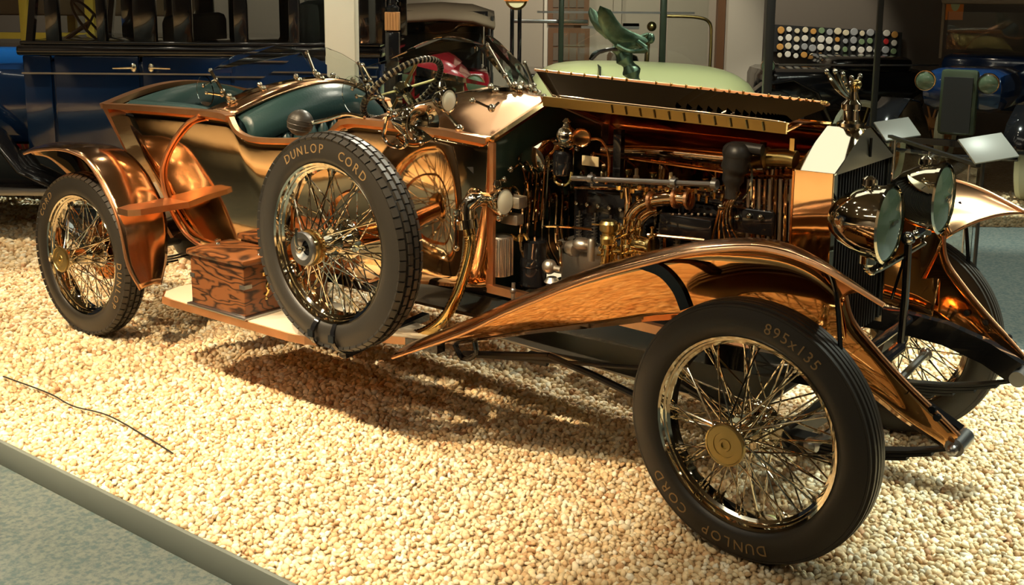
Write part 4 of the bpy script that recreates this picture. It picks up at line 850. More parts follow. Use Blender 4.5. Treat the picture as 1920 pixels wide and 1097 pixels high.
def rwing(s_):
    def mm(p): return V(p.x, p.y*(1 if s_ < 0 else -1), p.z)
    Oc = interp([V(x, y, z) for (x, z), y in zip(RO, [-.86]*11+[-.855, -.82])], 4); Ic = interp([V(x, y, z) for (x, z), y in zip(RI, [-.585]*10+[-.60, -.63, -.70])], 4)
    rows = []
    for o_, i_ in zip(Oc, Ic):
        rows.append([mm(o_.lerp(i_, t)+V(.014*math.sin(PI*t), 0, .018*math.sin(PI*t))) for t in [k/10 for k in range(11)]])
    b = MB(); b.grid(rows); w_ = b.build('rear_wing', 'copper_wing', car, smooth=50, solid=.005)
    b = MB(); b.tube([mm(p) for p in Oc], .007, 8); b.build('wing_bead', 'copper_edge', w_)
    Lc = [V(-3.93+(p.x+3.93)*.80-.0, -.575, .86+(p.z-.86)*.25 if p.z > .80 else p.z) for p in Ic]
    Lc = interp([V(x, -.575, z) for x, z in ((-4.70, .905), (-4.55, .905), (-4.43, .87), (-4.30, .81), (-4.15, .74), (-3.95, .70), (-3.80, .68), (-3.70, .66), (-3.62, .62), (-3.58, .58), (-3.54, .53), (-3.50, .46), (-3.46, .42))], 4)
    Lc = [l_.lerp(i_, min(1, max(0, (k/len(Ic)-.68)/.14))) for k, (l_, i_) in enumerate(zip(Lc, Ic))]
    b = MB(); b.grid([[mm(a.lerp(c_, t)) for t in [k/6 for k in range(7)]] for a, c_ in zip(Ic[:-8], Lc[:-8])]); b.build('wing_valance', 'copper_val', w_, smooth=50, solid=.004)
    q = ats([(112, 284), (133, 295), (147, 312), (155, 330)], y=-.62); b = MB(); b.sweep([mm(p) for p in interp(q, 4)], .03, .05, (0, 1, 0)); b.build('wing_stay', 'black', w_)
    return w_
rwing(-1); rwing(1)
b = MB()
for s_ in (-1, 1): b.prism([V(-3.38, s_*.875, .765), V(-3.29, s_*.875, .765), V(-3.26, s_*.82, .765), V(-3.24, s_*.505, .765), V(-3.44, s_*.505, .765), V(-3.43, s_*.75, .765)], (0, 0, .032))
b.build('wing_step_plate', 'copper_edge', car, smooth=0)
# ---------------------------------------------------------------- toolboxes
def toolbox(c, d, yaw, lbl):
    R = Matrix.Rotation(yaw, 3, 'Z'); b = MB(); b.box((0, 0, d[2]/2+.012), d, None, bev=.004); o = b.build('toolbox', 'rosewood', car, smooth=0); o.location = c; o.rotation_euler = (0, 0, yaw)
    if lbl: o['label'] = lbl
    b = MB(); b.box((0, 0, d[2]+.022), (d[0]+.03, d[1]+.03, .030), None, bev=.010); b.build('lid', 'rosewood', o)
    b = MB(); b.box((0, 0, .006), (d[0]+.035, d[1]+.035, .012), None, bev=.002); b.build('base_strip', 'steel', o)
    for sx in (-1, 1): b = MB(); b.lathe([(.012, .0), (.008, .008), (.014, .014), (.014, .022), (.006, .027), (0, .027)], (sx*(d[0]/2-.03), 0 if sx > 0 else .02, d[2]+.036), n=14); b.build('knob', 'nickel', o)
    for sx in (-1, 1): 
        b = MB(); b.box((sx*(d[0]/2-.014), -d[1]/2-.001, d[2]*.62), (.032, .004, .02)); 
        if sx > 0: b.box((sx*(d[0]/2+.001), -d[1]/2+.02, d[2]*.62), (.004, .044, .018))
        b.build('corner_strap', 'steel', o)
    b = MB(); b.tube(interp([(d[0]/2+.004, .0, d[2]*.80), (d[0]/2+.016, .005, d[2]*.70), (d[0]/2+.014, -.003, d[2]*.58), (d[0]/2+.018, .004, d[2]*.48), (d[0]/2+.006, .0, d[2]*.38)], 4), .006, 6); b.box((d[0]/2+.002, 0, d[2]*.80), (.006, .03, .016)); b.ball((d[0]/2+.006, 0, d[2]*.32), .009, 8, 6); b.build('latch', 'brass', o); return o
toolbox((-2.545, -.800, .424), (.385, .235, .235), 0, 'wooden toolbox with knot figure on the running board')
toolbox((-2.50, -.560, .424), (.42, .17, .265), 0, 'second toolbox behind, against the body')
# ---------------------------------------------------------------- spare wheel straps
for px, py in ((588, 622), (626, 632)):
    p = at(px, py, y=-.99); a0 = math.atan2(p.x+1.756, p.z-.8695); pts = []
    for k in range(17):
        a = 2*PI*k/16; rr = .386+.075*math.cos(a); pts.append(V(-1.756+rr*math.sin(a0), -.918+.082*math.sin(a), .8695+rr*math.cos(a0)))
    b = MB(); b.sweep(pts, .022, .006, (math.cos(a0), 0, -math.sin(a0))); b.box(pts[12]+V(0, -.004, 0), (.03, .012, .03)); b.build('spare_wheel_strap', 'black', car)
b = MB(); b.lathe([(.19, 0), (.20, .02), (.19, .04)], (-1.756, -.80, .8695), (0, 1, 0), 40); b.tube([(-1.756, -.80, .87), (-1.756, -.45, .87)], .04, 12); b.build('spare_wheel_mount', 'copper_in', car)
# ---------------------------------------------------------------- horn with rubber bulb
bc = at(563, 230, y=-.62); b = MB(); b.ball(bc, .060, 24, 16); hb = b.build('horn_bulb', 'rubber', car)
b = MB(); 
for dz in (-.028, -.004, .018): b.lathe([(math.sqrt(.0612**2-dz*dz), dz-.002), (math.sqrt(.0612**2-dz*dz)+.0012, dz), (math.sqrt(.0612**2-dz*dz), dz+.002)], bc, V(.2, .1, 1), 24)
b.build('bulb_ring', 'rubber', hb)
b = MB(); b.tube(interp([bc+V(.05, .02, 0), V(-2.16, -.575, 1.31), V(-2.05, -.56, 1.34), V(-1.93, -.57, 1.335)], 5), .009, 8)
q = ats([(727, 218), (722, 240), (720, 258), (732, 272), (750, 276), (762, 270), (758, 252), (742, 235), (735, 225)], y=-.56); b.tube(interp(q, 5), .0095, 10)
q = ats([(735, 225), (748, 228), (762, 231)], y=-.555); b.tube(interp(q, 4), [.012, .013, .015, .017, .02, .022, .025, .028, .03][:9], 12)
b.build('horn_tube', 'nickel', car)
hc = at(792, 232, y=-.54); hd = V(1, -.30, -.02).normalized(); b = MB(); b.lathe([(.026, -.085), (.034, -.06), (.045, -.035), (.060, -.014), (.080, .0), (.084, .003), (.080, .005), (.058, -.008), (.042, -.03), (.030, -.055), (0, -.075)], hc, hd, 36); b.build('horn_bell', 'nickel', car)
b = MB(); b.lathe([(0, -.20), (.03, -.19), (.052, -.15), (.056, -.11), (.048, -.085), (.03, -.08)], hc+V(0, .02, .0), hd, 24); b.tube([hc+V(-.1, .03, -.0), hc+V(-.1, .06, -.07)], .012, 8); b.build('horn_body', 'nickel', car)
def side_lamp(c, d, r, base, nm, el=1.):
    b = MB(); d = Vector(d).normalized(); b.lathe([(0, -.075), (r*.4, -.07), (r*.75, -.05), (r, -.015), (r*1.1, 0), (r*1.1, .012), (r*.95, .014)], c, d, 28); o = b.build(nm, 'nickel', car)
    b = MB(); b.lathe([(0, .018), (r*.6, .016), (r*.95, .010)], c, d, 28); b.build('lens', 'lens_white', o)
    b = MB(); b.lathe([(.012, 0), (.02, .01), (.014, .03)], c+V(-.03, 0, r), n=12); b.tube([c-d*.03+V(0, 0, -r*.7), base], .008, 8); b.ball(base, .018, 8, 6); b.tube([c-d*.03, c-d*.08], .012, 8); b.build('bracket', 'nickel', o)
side_lamp(at(838, 188, y=-.46), (1, -.06, .0), .047, V(-1.50, -.44, 1.31), 'scuttle_lamp')
side_lamp(at(943, 378, y=-.44), (1, -.03, .05), .056, V(-1.30, -.42, .95), 'bulkhead_lamp')
q = ats([(886, 193), (900, 199), (922, 207), (935, 198)], x=-1.42); b = MB(); b.tube(interp([p+V(0, 0, .012) for p in q], 4), .006, 6); b.ball(q[0]+V(0, 0, .01), .013, 8, 6); b.ball(q[2]+V(0, 0, .01), .018, 8, 6); b.build('scuttle_tap', 'nickel', car)
q = ats([(1052, 184), (1062, 170), (1074, 158), (1080, 172)], x=-1.28); b = MB(); b.tube(interp(q, 4), .009, 8); [b.ball(p, .016, 8, 6) for p in q]; b.build('bonnet_catch', 'nickel', car)
# ---------------------------------------------------------------- outside flexible exhaust
ex = [at(912, 372, y=-.43), at(893, 373, y=-.50), at(877, 388, y=-.525), at(877, 420, y=-.53), at(882, 455, y=-.53), at(874, 500, y=-.54), at(856, 556, y=-.55), at(830, 600, y=-.55), at(790, 626, y=-.55), at(745, 632, y=-.55)]
path = interp(ex, 14); b = MB(); rr = [(.026 if i < 40 else .024)+(.0022*(1 if (i % 2) else -1) if i > 50 else 0) for i in range(len(path))]; b.tube(path, rr, 14); b.build('flexible_pipe', 'brass', car, smooth=70)
b = MB(); b.tube(interp(ex[:4], 6), .034, 14); b.lathe([(.034, -.02), (.048, -.018), (.048, .018), (.034, .02)], ex[3], (ex[4]-ex[3]), 20); b.lathe([(.034, -.01), (.05, -.008), (.05, .01), (.034, .012)], ex[0]+V(.01, .02, 0), V(0, 1, 0), 20); b.build('exhaust_elbow', 'nickel', car)
b = MB(); b.tube(ats([(856, 398), (856, 465)], y=-.56), .009, 8); b.lathe([(.013, -.01), (.013, .01)], at(856, 398, y=-.56), n=10); b.ball(at(856, 465, y=-.56), .014, 8, 6); b.ball(at(856, 400, y=-.56), .014, 8, 6); b.build('drain_cock', 'nickel', car)
# ---------------------------------------------------------------- radiator
def shell(x): return [(x, -.30, .60), (x, -.30, 1.268), (x, -.02, 1.397), (x, .05, 1.400), (x, .30, 1.268), (x, .30, .60)]
b = MB(); A_ = [V(*p) for p in shell(.078)]; B_ = [V(p[0]-.145, p[1], p[2]) for p in A_]
b.grid([B_, A_]); inn = [V(.082, y*.84+.0, z-.035 if z > 1 else z) for (_, y, z) in [tuple(p) for p in A_]]; inn2 = [p-V(.03, 0, 0) for p in inn]; b.grid([A_[:2], [p+V(.004, .022, 0) for p in A_[:2]]]); b.grid([A_[4:], [p+V(.004, -.022, 0) for p in A_[4:]]]); b.grid([[p+V(.004, .022, 0) for p in A_[:2]], [p+V(-.04, .022, 0) for p in A_[:2]]]); b.grid([[p+V(.004, -.022, 0) for p in A_[4:]], [p+V(-.04, -.022, 0) for p in A_[4:]]])
sh = b.build('radiator_shell', 'nickel', car, smooth=15)
b = MB(); b.box((.006, -.3025, 1.105), (.138, .004, .325)); b.box((.006, .3025, 1.105), (.138, .004, .325)); b.build('side_plate', 'copper', sh, smooth=0)
b = MB(); b.prism([V(.072, -.298, 1.262), V(.060, -.02, 1.392), V(.060, .05, 1.395), V(.072, .298, 1.262)], (.010, 0, 0)); b.build('top_tank_face', 'nickel_satin', sh, smooth=0)
b = MB(); b.box((.045, 0, .935), (.012, .56, .66)); core = b.build('radiator_core', 'dark', sh, smooth=0)
for k in range(19): y = -.25+.50*k/18; b = MB(); b.box((.056, y, .935), (.012, .007, .655)); b.build('slat', 'dark', core)
b = MB(); b.tube([(.082, .03, 1.29), (.082, .03, 1.36)], .006, 6); b.build('badge_pin', 'black', sh)
b = MB(); b.lathe([(.05, 0), (.05, .015), (.03, .025), (.028, .06), (.036, .065), (.036, .085), (.02, .10), (.016, .13), (0, .13)], (-.0, .03, 1.395), n=24); ms = b.build('filler_cap', 'nickel', sh)
# radiator ornament: slender neck with a swept back fan of plumes
b = MB(); fn = V(-.004, .045, 1.49); tips = ats([(1550, 134), (1566, 134), (1581, 139), (1597, 146), (1613, 142)], x=-.02); 
b.tube(interp([V(0, .03, 1.40), V(.005, .035, 1.44), V(0, .045, 1.49), V(-.004, .035, 1.54)], 4), [.024, .020, .016, .015, .018, .022, .026, .026, .024, .022, .020, .018, .016], 12); b.ball(V(.005, .06, 1.55), .019, 10, 8); b.build('radiator_ornament', 'brass', sh)
for t_ in tips:
    b = MB(); m_ = fn.lerp(t_, .5)+V(0, .0, -.012); b.tube(interp([fn, m_, t_], 5), [.008]*3+[.009, .010, .011, .012, .012, .011, .009, .005][:8], 8); b.ball(t_, .010, 8, 6); b.build('plume', 'nickel', sh)
# ---------------------------------------------------------------- headlamps
def headlamp(s_):
    c = V(.272, s_*.30, 1.117); d = V(1, -.02, .0).normalized(); b = MB()
    b.lathe([(0, -.205), (.02, -.203), (.055, -.188), (.088, -.150), (.112, -.10), (.126, -.05), (.130, -.01), (.136, -.008), (.138, .006), (.130, .012)], c, d, 48); o = b.build('headlamp', 'nickel', car)
    b = MB(); b.lathe([(0, .022), (.05, .019), (.10, .012), (.128, .004)], c, d, 48); b.build('lens', 'lens', o)
    b = MB(); b.box(c+V(.026, 0, .01), (.004, .05, .012)); b.build('lens_bar', 'nickel', o)
    b = MB(); b.lathe([(.014, 0), (.026, .008), (.024, .03), (.01, .04), (0, .04)], c+V(-.07, 0, .117), n=14); b.build('vent', 'nickel', o)
    b = MB(); b.lathe([(.02, -.02), (.03, -.01), (.03, .02), (.02, .03)], c+V(-.06, 0, -.135), n=12); b.tube(interp([c+V(-.06, 0, -.13), c+V(-.06, 0, -.17), c+V(-.04, -s_*.06, -.18), V(.26, .16, .965)], 4), .009, 8); b.build('lamp_arm', 'nickel', o)
headlamp(-1); headlamp(1)
b = MB(); b.tube([at(1703, 452, x=.26), at(1697, 560, x=.25), at(1688, 650, x=.24)], .014, 10); b.ball(at(1703, 447, x=.26), .026, 10, 8); b.tube([at(1703, 447, x=.26), at(1730, 432, x=.26)], .012, 8); b.tube([at(1703, 460, x=.25), at(1672, 560, x=.2)], .006, 6); b.tube([at(1688, 650, x=.24), at(1655, 676, x=.24)], .022, 10); b.build('lamp_cross_stay', 'black', car)
for px, py in ((1703, 447), (1716, 440)): b = MB(); b.ball(at(px, py, x=.28), .017, 8, 6); b.build('stay_bolt', 'nickel', car)
# ---------------------------------------------------------------- bonnet
# far half, closed: slanted top and upright side seen from inside
b = MB(); b.grid([[V(-1.335+1.27*i/12, .0, 1.412-.016*i/12), V(-1.335+1.27*i/12, .22+(.03-.00)*(1-i/12), 1.335-.004*i/12), V(-1.335+1.27*i/12, .435-.135*i/12, 1.268)] for i in range(13)]); fb = b.build('bonnet_top', 'copper_in', car, smooth=25, solid=.005)
b = MB(); b.grid([[V(-1.335+1.27*i/12, .437-.137*i/12, z) for z in (1.268, 1.1, .9, .64)] for i in range(13)]); fs_ = b.build('bonnet_side', 'copper_in', car, smooth=25, solid=.005)
for i in range(16):
    x = -1.08+.92*i/15; y = .437-.137*(x+1.335)/1.27-.008; b = MB(); b.tube(interp([V(x-.012, y, 1.19), V(x, y-.012, 1.182), V(x+.006, y-.014, 1.13), V(x+.004, y, 1.08)], 3), .006, 6); b.build('louvre', 'copper_in', fs_)
b = MB(); b.tube([(-1.33, 0, 1.420), (-.06, 0, 1.402)], .008, 8); b.build('bonnet_hinge', 'brass', car)
# near half, folded up over the top
E0 = [V(-1.20, -.25, 1.418), V(-.11, -.285, 1.395)]
H0 = [V(-1.30, -.02, 1.428), V(-.11, -.02, 1.409)]
b = MB(); b.grid([[H0[0].lerp(H0[1], t), (H0[0].lerp(E0[0], .5)).lerp(H0[1].lerp(E0[1], .5), t)+V(0, 0, .012), E0[0].lerp(E0[1], t)] for t in [k/12 for k in range(13)]]); nt = b.build('bonnet_top', 'copper_in', car, smooth=30, solid=.004)
b = MB(); b.sweep([E0[0]+V(0, -.002, .014), E0[0].lerp(E0[1], .5)+V(0, -.002, .014), E0[1]+V(0, -.002, .014)], .012, .040, (0, 1, 0)); b.build('bonnet_edge', 'edge_gold', nt)
# side panel folded back across: from the hinge line at the near edge up to a raised edge beyond the centre
T0 = [at(1003, 131, y=.20), at(1500, 187, y=.14), at(1530, 198, y=.10)]
F0 = [V(-1.16, -.24, 1.446), V(-.30, -.28, 1.428), V(-.12, -.26, 1.416)]
n = 40; rows = []
for i in range(n+1):
    t = i/n; top = interp(T0, 20)[i]; bot = interp(F0, 20)[i]; rows.append([bot.lerp(top, k/10) for k in range(11)])
b = MB(); b.grid(rows); fp = b.build('bonnet_side', 'copper', car, smooth=40, solid=.004)
b = MB(); b.tube(interp(T0[:2]+[T0[2]], 10), .006, 8); b.build('bonnet_edge', 'copper_edge', fp)
b = MB()
for i in range(34):
    p = interp(T0, 20)[1+int(i*38/33)]; q = interp(F0, 20)[1+int(i*38/33)]; b.ball(p.lerp(q, .02)+V(0, 0, .006), .006, 6, 5)
b.build('rivet', 'brass', fp, each=True)
for i in range(20):
    t = .30+.50*i/19; j = int(t*40); top = interp(T0, 20)[j]; bot = interp(F0, 20)[j]; d = (top-bot); nrm = V(0, -.15, 1)
    a = bot+d*.16; c_ = bot+d*.80; q = MB(); w_ = V(.034, 0, 0); k_ = V(0, 0, .020)
    q.add([a, c_, c_+w_*.2+k_, a+w_*.2+k_, c_+w_, a+w_], [(0, 1, 2, 3), (3, 2, 4, 5)]); q.build('louvre', 'copper', fp, smooth=0)
for i in range(11):
    t = .32+.6*i/10; p = E0[0].lerp(E0[1], t)+V(0, -.010, .014); b = MB(); b.tube([p+V(-.004, 0, .016), p+V(.004, 0, -.016)], .004, 6); b.build('hinge_pin', 'brass', nt)
b = MB(); b.beam((-1.34, -.437, .645), (-.07, -.40, .600), .03, .035); b.build('bonnet_sill', 'copper_edge', car)
b = MB(); b.tube(ats([(963, 530), (962, 560), (968, 578)], y=-.47), .008, 8); b.ball(at(962, 545, y=-.47), .014, 8, 6); b.build('bonnet_catch', 'steel', car)
b = MB(); b.prism([V(-.075, -.30, .62), V(-.075, -.30, 1.262), V(-.075, 0, 1.38), V(-.075, .29, 1.262), V(-.075, .29, .62)], (.01, 0, 0)); b.build('radiator_back', 'copper_in', car, smooth=0)
b = MB(); b.box((-.7, 0, .585), (1.25, .74, .012)); b.build('engine_tray', 'black', car, smooth=0)
# ---------------------------------------------------------------- engine
b = MB(); b.box((-.66, 0, .72), (1.02, .34, .20), bev=.03); b.box((-.66, 0, .82), (1.0, .40, .035), bev=.008); eng = b.build('engine', 'alu', car, smooth=30)
for x0, x1 in ((-1.12, -.70), (-.62, -.20)):
    b = MB(); b.box(((x0+x1)/2, -.02, .95), (x1-x0, .26, .26), bev=.03); b.box(((x0+x1)/2, -.02, 1.085), (x1-x0+.01, .28, .022), bev=.006); b.build('cylinder_block', 'black', eng, smooth=30)
def part(nm, m, fn, par=None, **k):
    q = MB(); fn(q); return q.build(nm, m, par or eng, **k)
def bolts(b):
    for x in np.arange(-1.09, -.22, .045): b.lathe([(.011, 0), (.011, .014), (.007, .022), (0, .022)], (x, -.145, 1.094), n=6)
    for x in np.arange(-1.09, -.22, .055): b.lathe([(.010, 0), (.010, .012), (0, .016)], (x, -.152, 1.0), (0, -1, 0), n=6)
    for x in np.arange(-1.12, -.2, .05): b.lathe([(.010, 0), (.010, .012), (0, .012)], (x, -.19, .84), (0, 0, 1), n=6)
part('engine_bolt', 'nickel', bolts, each=True)
for i in range(12):
    x = -1.07+.078*i; part('valve_spring', 'steel', lambda b: (b.tube([V(x+.012*math.cos(k*1.05), -.165+.012*math.sin(k*1.05), .845+.0022*k) for k in range(50)], .0028, 5), b.tube([(x, -.165, .84), (x, -.165, .97)], .005, 6)))
# spark plugs and leads
for i in range(6):
    x = -1.06+.165*i+(.03 if i > 2 else 0); part('spark_plug', 'cream', lambda b: (b.lathe([(.013, 0), (.013, .02), (.008, .025), (.008, .05), (.004, .055), (0, .06)], (x, .0, 1.096), n=10)))
    part('plug_lead', 'copper_in', lambda b: b.tube(interp([(x, 0, 1.15), (x-.02, -.06, 1.2), (x+.1, -.12, 1.21), (-.36+.01*i, -.20, 1.21)], 5), .0045, 6))
# long control rod
part('control_rod', 'steel', lambda b: (b.tube([at(1073, 334, y=-.30), at(1342, 346, y=-.30)], .011, 10)))
for px, py in ((1109, 335), (1264, 342), (1340, 346)): part('rod_collar', 'steel', lambda b: (b.lathe([(.018, -.012), (.02, -.01), (.02, .01), (.018, .012)], at(px, py, y=-.30), (1, 0, 0), 14), b.tube([at(px, py-12, y=-.30), at(px, py+14, y=-.30)], .005, 6)))
# lubricator / chrome dome and black canister
c = at(1062, 258, y=-.28); part('oil_dome', 'nickel', lambda b: (b.ball(c, (.045, .045, .048), 18, 12), b.lathe([(.02, .04), (.012, .06), (.018, .066), (.006, .08), (0, .08)], c, n=14), b.lathe([(.05, -.03), (.056, -.025), (.05, -.018)], c, n=20)))
c = at(1090, 258, y=-.30); part('gauge', 'copper_in', lambda b: (b.lathe([(0, -.03), (.034, -.03), (.040, 0), (.036, .01), (.03, .006), (0, .006)], c, (.5, -1, 0), 24)))
c = at(1056, 305, y=-.28); part('magneto', 'black', lambda b: b.lathe([(0, -.05), (.040, -.05), (.043, -.045), (.043, .035), (.036, .05), (0, .05)], c, n=24)); part('terminal', 'brass', lambda b: (b.lathe([(.012, .05), (.018, .06), (.01, .075), (0, .075)], c, n=12), b.tube(interp(ats([(1040, 322), (1042, 340), (1056, 347), (1068, 340), (1072, 322)], y=-.30), 4), .007, 8)))
part('rating_plate', 'cream', lambda b: b.box(at(1107, 302, y=-.10), (.085, .006, .042), bev=.002))
part('bracket_post', 'black', lambda b: b.box((at(1160, 285, y=-.15)+at(1160, 300, y=-.15))/2, (.036, .03, .22)))
part('wiring_conduit', 'copper_in', lambda b: b.tube(interp(ats([(1100, 262), (1125, 262), (1140, 285), (1142, 320), (1136, 345)], y=-.22), 4), .006, 6))
# fan of thin copper oil pipes at the bulkhead
for i in range(7):
    px = 978+7*i; part('oil_pipe', 'copper', lambda b: b.tube(interp([at(972+9*i, 300, y=-.22), at(975+9*i, 291-2*(3-abs(i-3)), y=-.24), at(px+8, 306, y=-.26), at(px+5, 360, y=-.26), at(px, 428-3*i, y=-.27)], 5), .0045, 6))
part('manifold_ring', 'copper', lambda b: b.lathe([(.045, -.006), (.052, 0), (.045, .006), (.038, 0)], at(1000, 300, y=-.22), (.1, -.3, 1), 28, closed=True))
# ribbed white metal dynamo
c = at(938, 478, y=-.38); part('dynamo', 'alu', lambda b: b.lathe([(0, -.085), (.05, -.085), (.055, -.07), (.055, .07), (.05, .085), (.02, .09), (0, .09)], c, n=28))
for i in range(9):
    a = math.radians(-150+20*i); part('rib', 'steel', lambda b: b.tube([c+V(.057*math.cos(a), .057*math.sin(a), -.08), c+V(.057*math.cos(a), .057*math.sin(a), .08)], .0055, 6))
part('oiler', 'brass', lambda b: (b.lathe([(.014, 0), (.016, .02), (.008, .03), (0, .032)], at(975, 452, y=-.34), n=12), b.tube(interp(ats([(958, 440), (970, 450), (982, 440), (990, 450)], y=-.34), 3), .008, 6)))
part('starter_body', 'black', lambda b: (b.lathe([(0, -.11), (.05, -.11), (.058, -.10), (.058, .09), (.05, .10), (0, .10)], at(1000, 490, y=-.26), n=24), b.lathe([(.06, -.02), (.064, 0), (.06, .02)], at(1000, 490, y=-.26), n=24)))
part('oil_filter', 'alu', lambda b: (b.ball(at(1030, 500, y=-.34), .032), b.lathe([(.02, -.04), (.034, -.03), (.02, -.01)], at(1035, 515, y=-.34), n=12), b.tube(ats([(1030, 500), (1052, 505)], y=-.34), .012, 8)))
part('copper_oil_line', 'copper', lambda b: (b.tube(interp(ats([(1018, 424), (1060, 425), (1110, 430)], y=-.28), 4), .006, 6), b.tube(ats([(1049, 455), (1052, 500)], y=-.30), .007, 8), b.lathe([(.010, -.01), (.016, .0), (.010, .012)], at(1049, 458, y=-.30), n=12), b.tube(ats([(1045, 424), (1046, 450)], y=-.29), .005, 6)))
part('water_pump', 'alu', lambda b: (b.ball(at(1092, 458, y=-.30), (.045, .04, .028)), b.lathe([(.016, -.06), (.018, .02), (.012, .032), (0, .034)], at(1109, 462, y=-.32), n=16), b.lathe([(0, -.03), (.03, -.025), (.035, 0), (.03, .025), (0, .03)], at(1075, 466, y=-.30), (1, -.4, 0), 20)))
# brass carburettor group
c = at(1141, 432, y=-.34); part('carburettor_bell', 'brass_dull', lambda b: b.lathe([(.03, -.055), (.034, -.03), (.026, -.02), (.026, -.01), (.036, .0), (.038, .028), (.030, .04), (0, .042)], c, n=26))
part('carburettor', 'brass', lambda b: (b.lathe([(0, -.06), (.022, -.06), (.026, -.05), (.026, .03), (.034, .035), (.034, .05), (.018, .055), (0, .055)], at(1141, 480, y=-.34), n=24), b.lathe([(0, -.05), (.03, -.05), (.036, -.04), (.036, .02), (.028, .03), (.028, .05), (0, .052)], at(1178, 470, y=-.32), n=24), b.lathe([(0, -.04), (.032, -.035), (.036, 0), (.032, .035), (.044, .04), (.044, .05), (0, .052)], at(1205, 460, y=-.34), (1, -.1, 0), 28), b.tube(ats([(1141, 470), (1178, 470), (1205, 465)], y=-.33), .02, 12)))
part('needle_valve', 'brass', lambda b: [(b.lathe([(.011, 0), (.013, .008), (.011, .016), (.005, .02), (.005, .04), (.010, .045), (0, .05)], at(px, py, y=-.36), n=12)) for px, py in ((1128, 470), (1152, 462), (1160, 440), (1170, 430), (1186, 434), (1198, 432), (1155, 495), (1130, 500), (1172, 500), (1190, 492), (1215, 486), (1222, 448))], each=True)
part('throttle_linkage', 'brass', lambda b: [b.tube(ats([(a, c_), (d, e)], y=-.36), .004, 6) for a, c_, d, e in ((1128, 440, 1128, 510), (1150, 450, 1200, 430), (1110, 420, 1150, 424), (1165, 425, 1165, 500), (1188, 440, 1192, 500), (1120, 478, 1215, 474))])
part('inlet_manifold', 'copper', lambda b: (b.tube(interp(ats([(1178, 445), (1182, 415), (1195, 392), (1222, 377), (1262, 372), (1290, 374)], y=-.26), 6), .028, 16), b.tube(interp(ats([(1195, 440), (1200, 415), (1215, 400), (1235, 392)], y=-.24), 6), .02, 12), b.tube(interp(ats([(1174, 425), (1178, 385), (1176, 352)], y=-.24), 6), .016, 12)), smooth=60)
part('manifold_flange', 'copper_edge', lambda b: [b.lathe([(.03, -.008), (.040, -.006), (.040, .006), (.03, .008)], at(px, py, y=-.26), (1, 0, .1), 16) for px, py in ((1222, 377), (1268, 372), (1292, 374))], each=True)
part('brass_nut', 'brass', lambda b: [b.lathe([(.010, -.008), (.010, .008), (0, .012)], at(1160+13*i, 352+3*(i % 3), y=-.24), n=6) for i in range(16)]+[b.lathe([(.007, -.014), (.009, .012), (0, .016)], at(1166+14.5*i, 366+4*((i*7) % 3), y=-.22), n=8) for i in range(15)], each=True)
part('copper_pipe', 'copper', lambda b: (b.tube(ats([(1215, 440), (1322, 450)], y=-.34), .0075, 8), b.tube(ats([(1246, 445), (1246, 500)], y=-.33), .006, 8), b.tube(ats([(1078, 352), (1350, 358)], y=-.18), .006, 8)))
part('name_strip', 'cream', lambda b: b.box(at(1302, 411, y=-.20), (.055, .004, .016)))
part('ignition_box', 'black', lambda b: (b.box(at(1290, 425, y=-.24), (.23, .06, .09), bev=.012), b.box(at(1412, 412, y=-.20), (.20, .08, .10), bev=.015)))
part('box_bolt', 'nickel', lambda b: [b.ball(at(1262+12*i, 402, y=-.26), .007, 8, 6) for i in range(7)]+[b.ball(at(1360+22*i, 405+3*(i % 2), y=-.25), .012, 8, 6) for i in range(4)], each=True)
# black distributor with leads
part('distributor', 'blackm', lambda b: (b.tube(interp(ats([(1372, 372), (1375, 330), (1380, 308), (1383, 292)], y=-.27), 4), [.026]*3+[.040]*3+[.052]*3+[.05]*4, 18), b.lathe([(.05, -.01), (.054, 0), (.04, .03), (.02, .045), (0, .045)], at(1383, 290, y=-.27), n=20), b.tube(interp(ats([(1368, 300), (1366, 280), (1385, 276), (1430, 282)], y=-.25), 4), .022, 12)), smooth=60)
part('distributor_clip', 'nickel', lambda b: (b.tube(interp(ats([(1402, 300), (1410, 325), (1405, 355), (1393, 372)], y=-.27), 4), .005, 6), b.ball(at(1352, 388, y=-.28), .014, 8, 6)))
part('distributor_lead', 'copper', lambda b: [b.tube(interp(ats([(1376+3*k, 360), (1352+5*k, 385), (1342+7*k, 420), (1336+12*k, 448)], y=-.28), 4), .0045, 6) for k in range(5)], each=True)
part('header_pipe', 'brass_dull', lambda b: (b.tube(interp(ats([(1395, 300), (1425, 297), (1470, 296), (1492, 300)], y=-.16), 4), .034, 14), b.lathe([(.036, -.01), (.044, 0), (.036, .01)], at(1438, 297, y=-.16), (1, 0, 0), 16)), smooth=60)
part('hose_clip', 'brass', lambda b: (b.box(at(1431, 277, y=-.16), (.018, .02, .045)), b.box(at(1487, 272, y=-.16), (.018, .02, .05))))
part('fan_shaft', 'copper', lambda b: b.tube(ats([(1395, 316), (1490, 312)], y=-.12), .008, 8))
for i in range(9):
    px = 1404+10*i; part('cooling_tube', 'copper' if i % 2 else 'steel', lambda b: b.tube(ats([(px, 336), (px-3, 452)], y=-.22), .0075, 8))
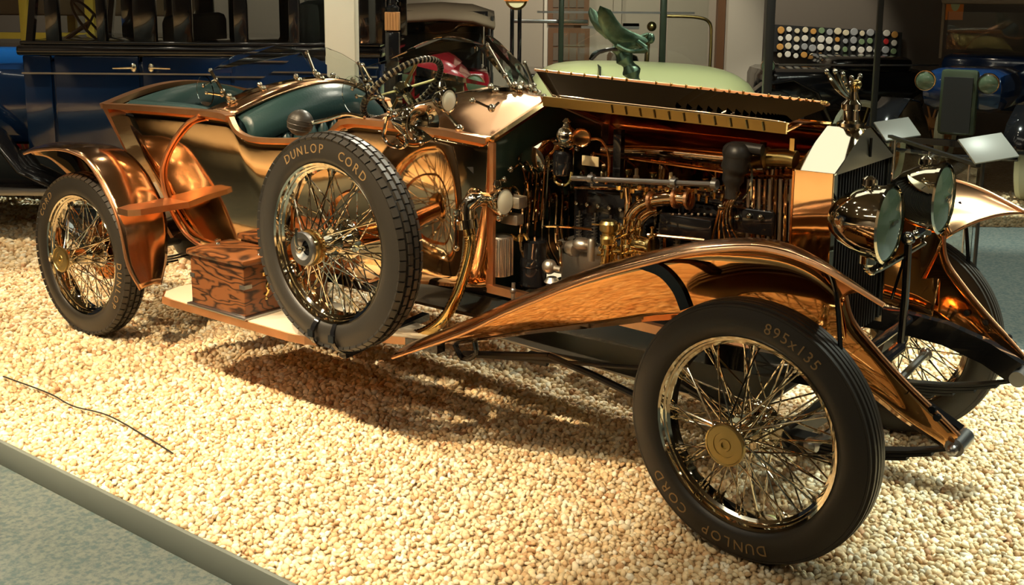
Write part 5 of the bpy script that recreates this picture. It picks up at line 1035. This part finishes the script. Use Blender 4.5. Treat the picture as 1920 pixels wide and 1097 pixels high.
part('fan_blade', 'steel', lambda b: [b.add([p+V(-.12, .05, .90) for p in (V(0, .02*math.cos(a), .02*math.sin(a)), V(.02, .18*math.cos(a-.12), .18*math.sin(a-.12)), V(-.02, .18*math.cos(a+.25), .18*math.sin(a+.25)))], [(0, 1, 2)]) for a in (0, PI/2, PI, 1.5*PI)], solid=.003)
part('upper_water_pipe', 'copper', lambda b: (b.tube(interp([(-1.1, .06, 1.2), (-.8, .06, 1.22), (-.4, .05, 1.225), (-.1, .04, 1.25)], 5), .028, 14), [b.tube([(x, .05, 1.09), (x, .06, 1.21)], .02, 10) for x in (-1.0, -.8, -.5, -.3)]), smooth=60)
part('priming_cup', 'brass', lambda b: [b.lathe([(.006, 0), (.006, .03), (.014, .04), (.016, .055), (.012, .055), (0, .045)], (x, -.06, 1.096), n=10) for x in (-1.02, -.90, -.78, -.54, -.42, -.30)], each=True)
# tangle of small pipework on the bulkhead
part('bulkhead_pipe', 'copper', lambda b: [b.tube(interp([V(-1.33, -.34+.05*i, 1.05+.10*math.sin(i*2.1)), V(-1.28, -.34+.05*i, 1.07+.10*math.sin(i*2.1)), V(-1.25, -.33+.05*i, 1.0), V(-1.26, -.32+.05*i, .80), V(-1.2, -.28+.04*i, .70)], 4), .006, 6) for i in range(9)], each=True)
part('bulkhead_fitting', 'nickel', lambda b: [b.ball((-1.325, -.36+.045*i, 1.10+.09*math.sin(i*2.7)), .016, 8, 6) for i in range(16)]+[b.lathe([(0, 0), (.022, 0), (.022, .02), (.01, .03), (0, .03)], (-1.345, -.30+.1*i, .92+.05*(i % 2)), (1, 0, 0), 12) for i in range(6)], each=True)
part('bulkhead_box', 'alu', lambda b: (b.box(at(968, 378, y=-.36), (.075, .06, .05), bev=.006), b.box(at(960, 410, y=-.36), (.09, .05, .045), bev=.006)))
part('bulkhead_reservoir', 'nickel', lambda b: b.lathe([(0, -.12), (.06, -.11), (.075, -.05), (.075, .05), (.06, .11), (0, .12)], (-1.24, -.16, 1.19), (0, 1, .1), 24))
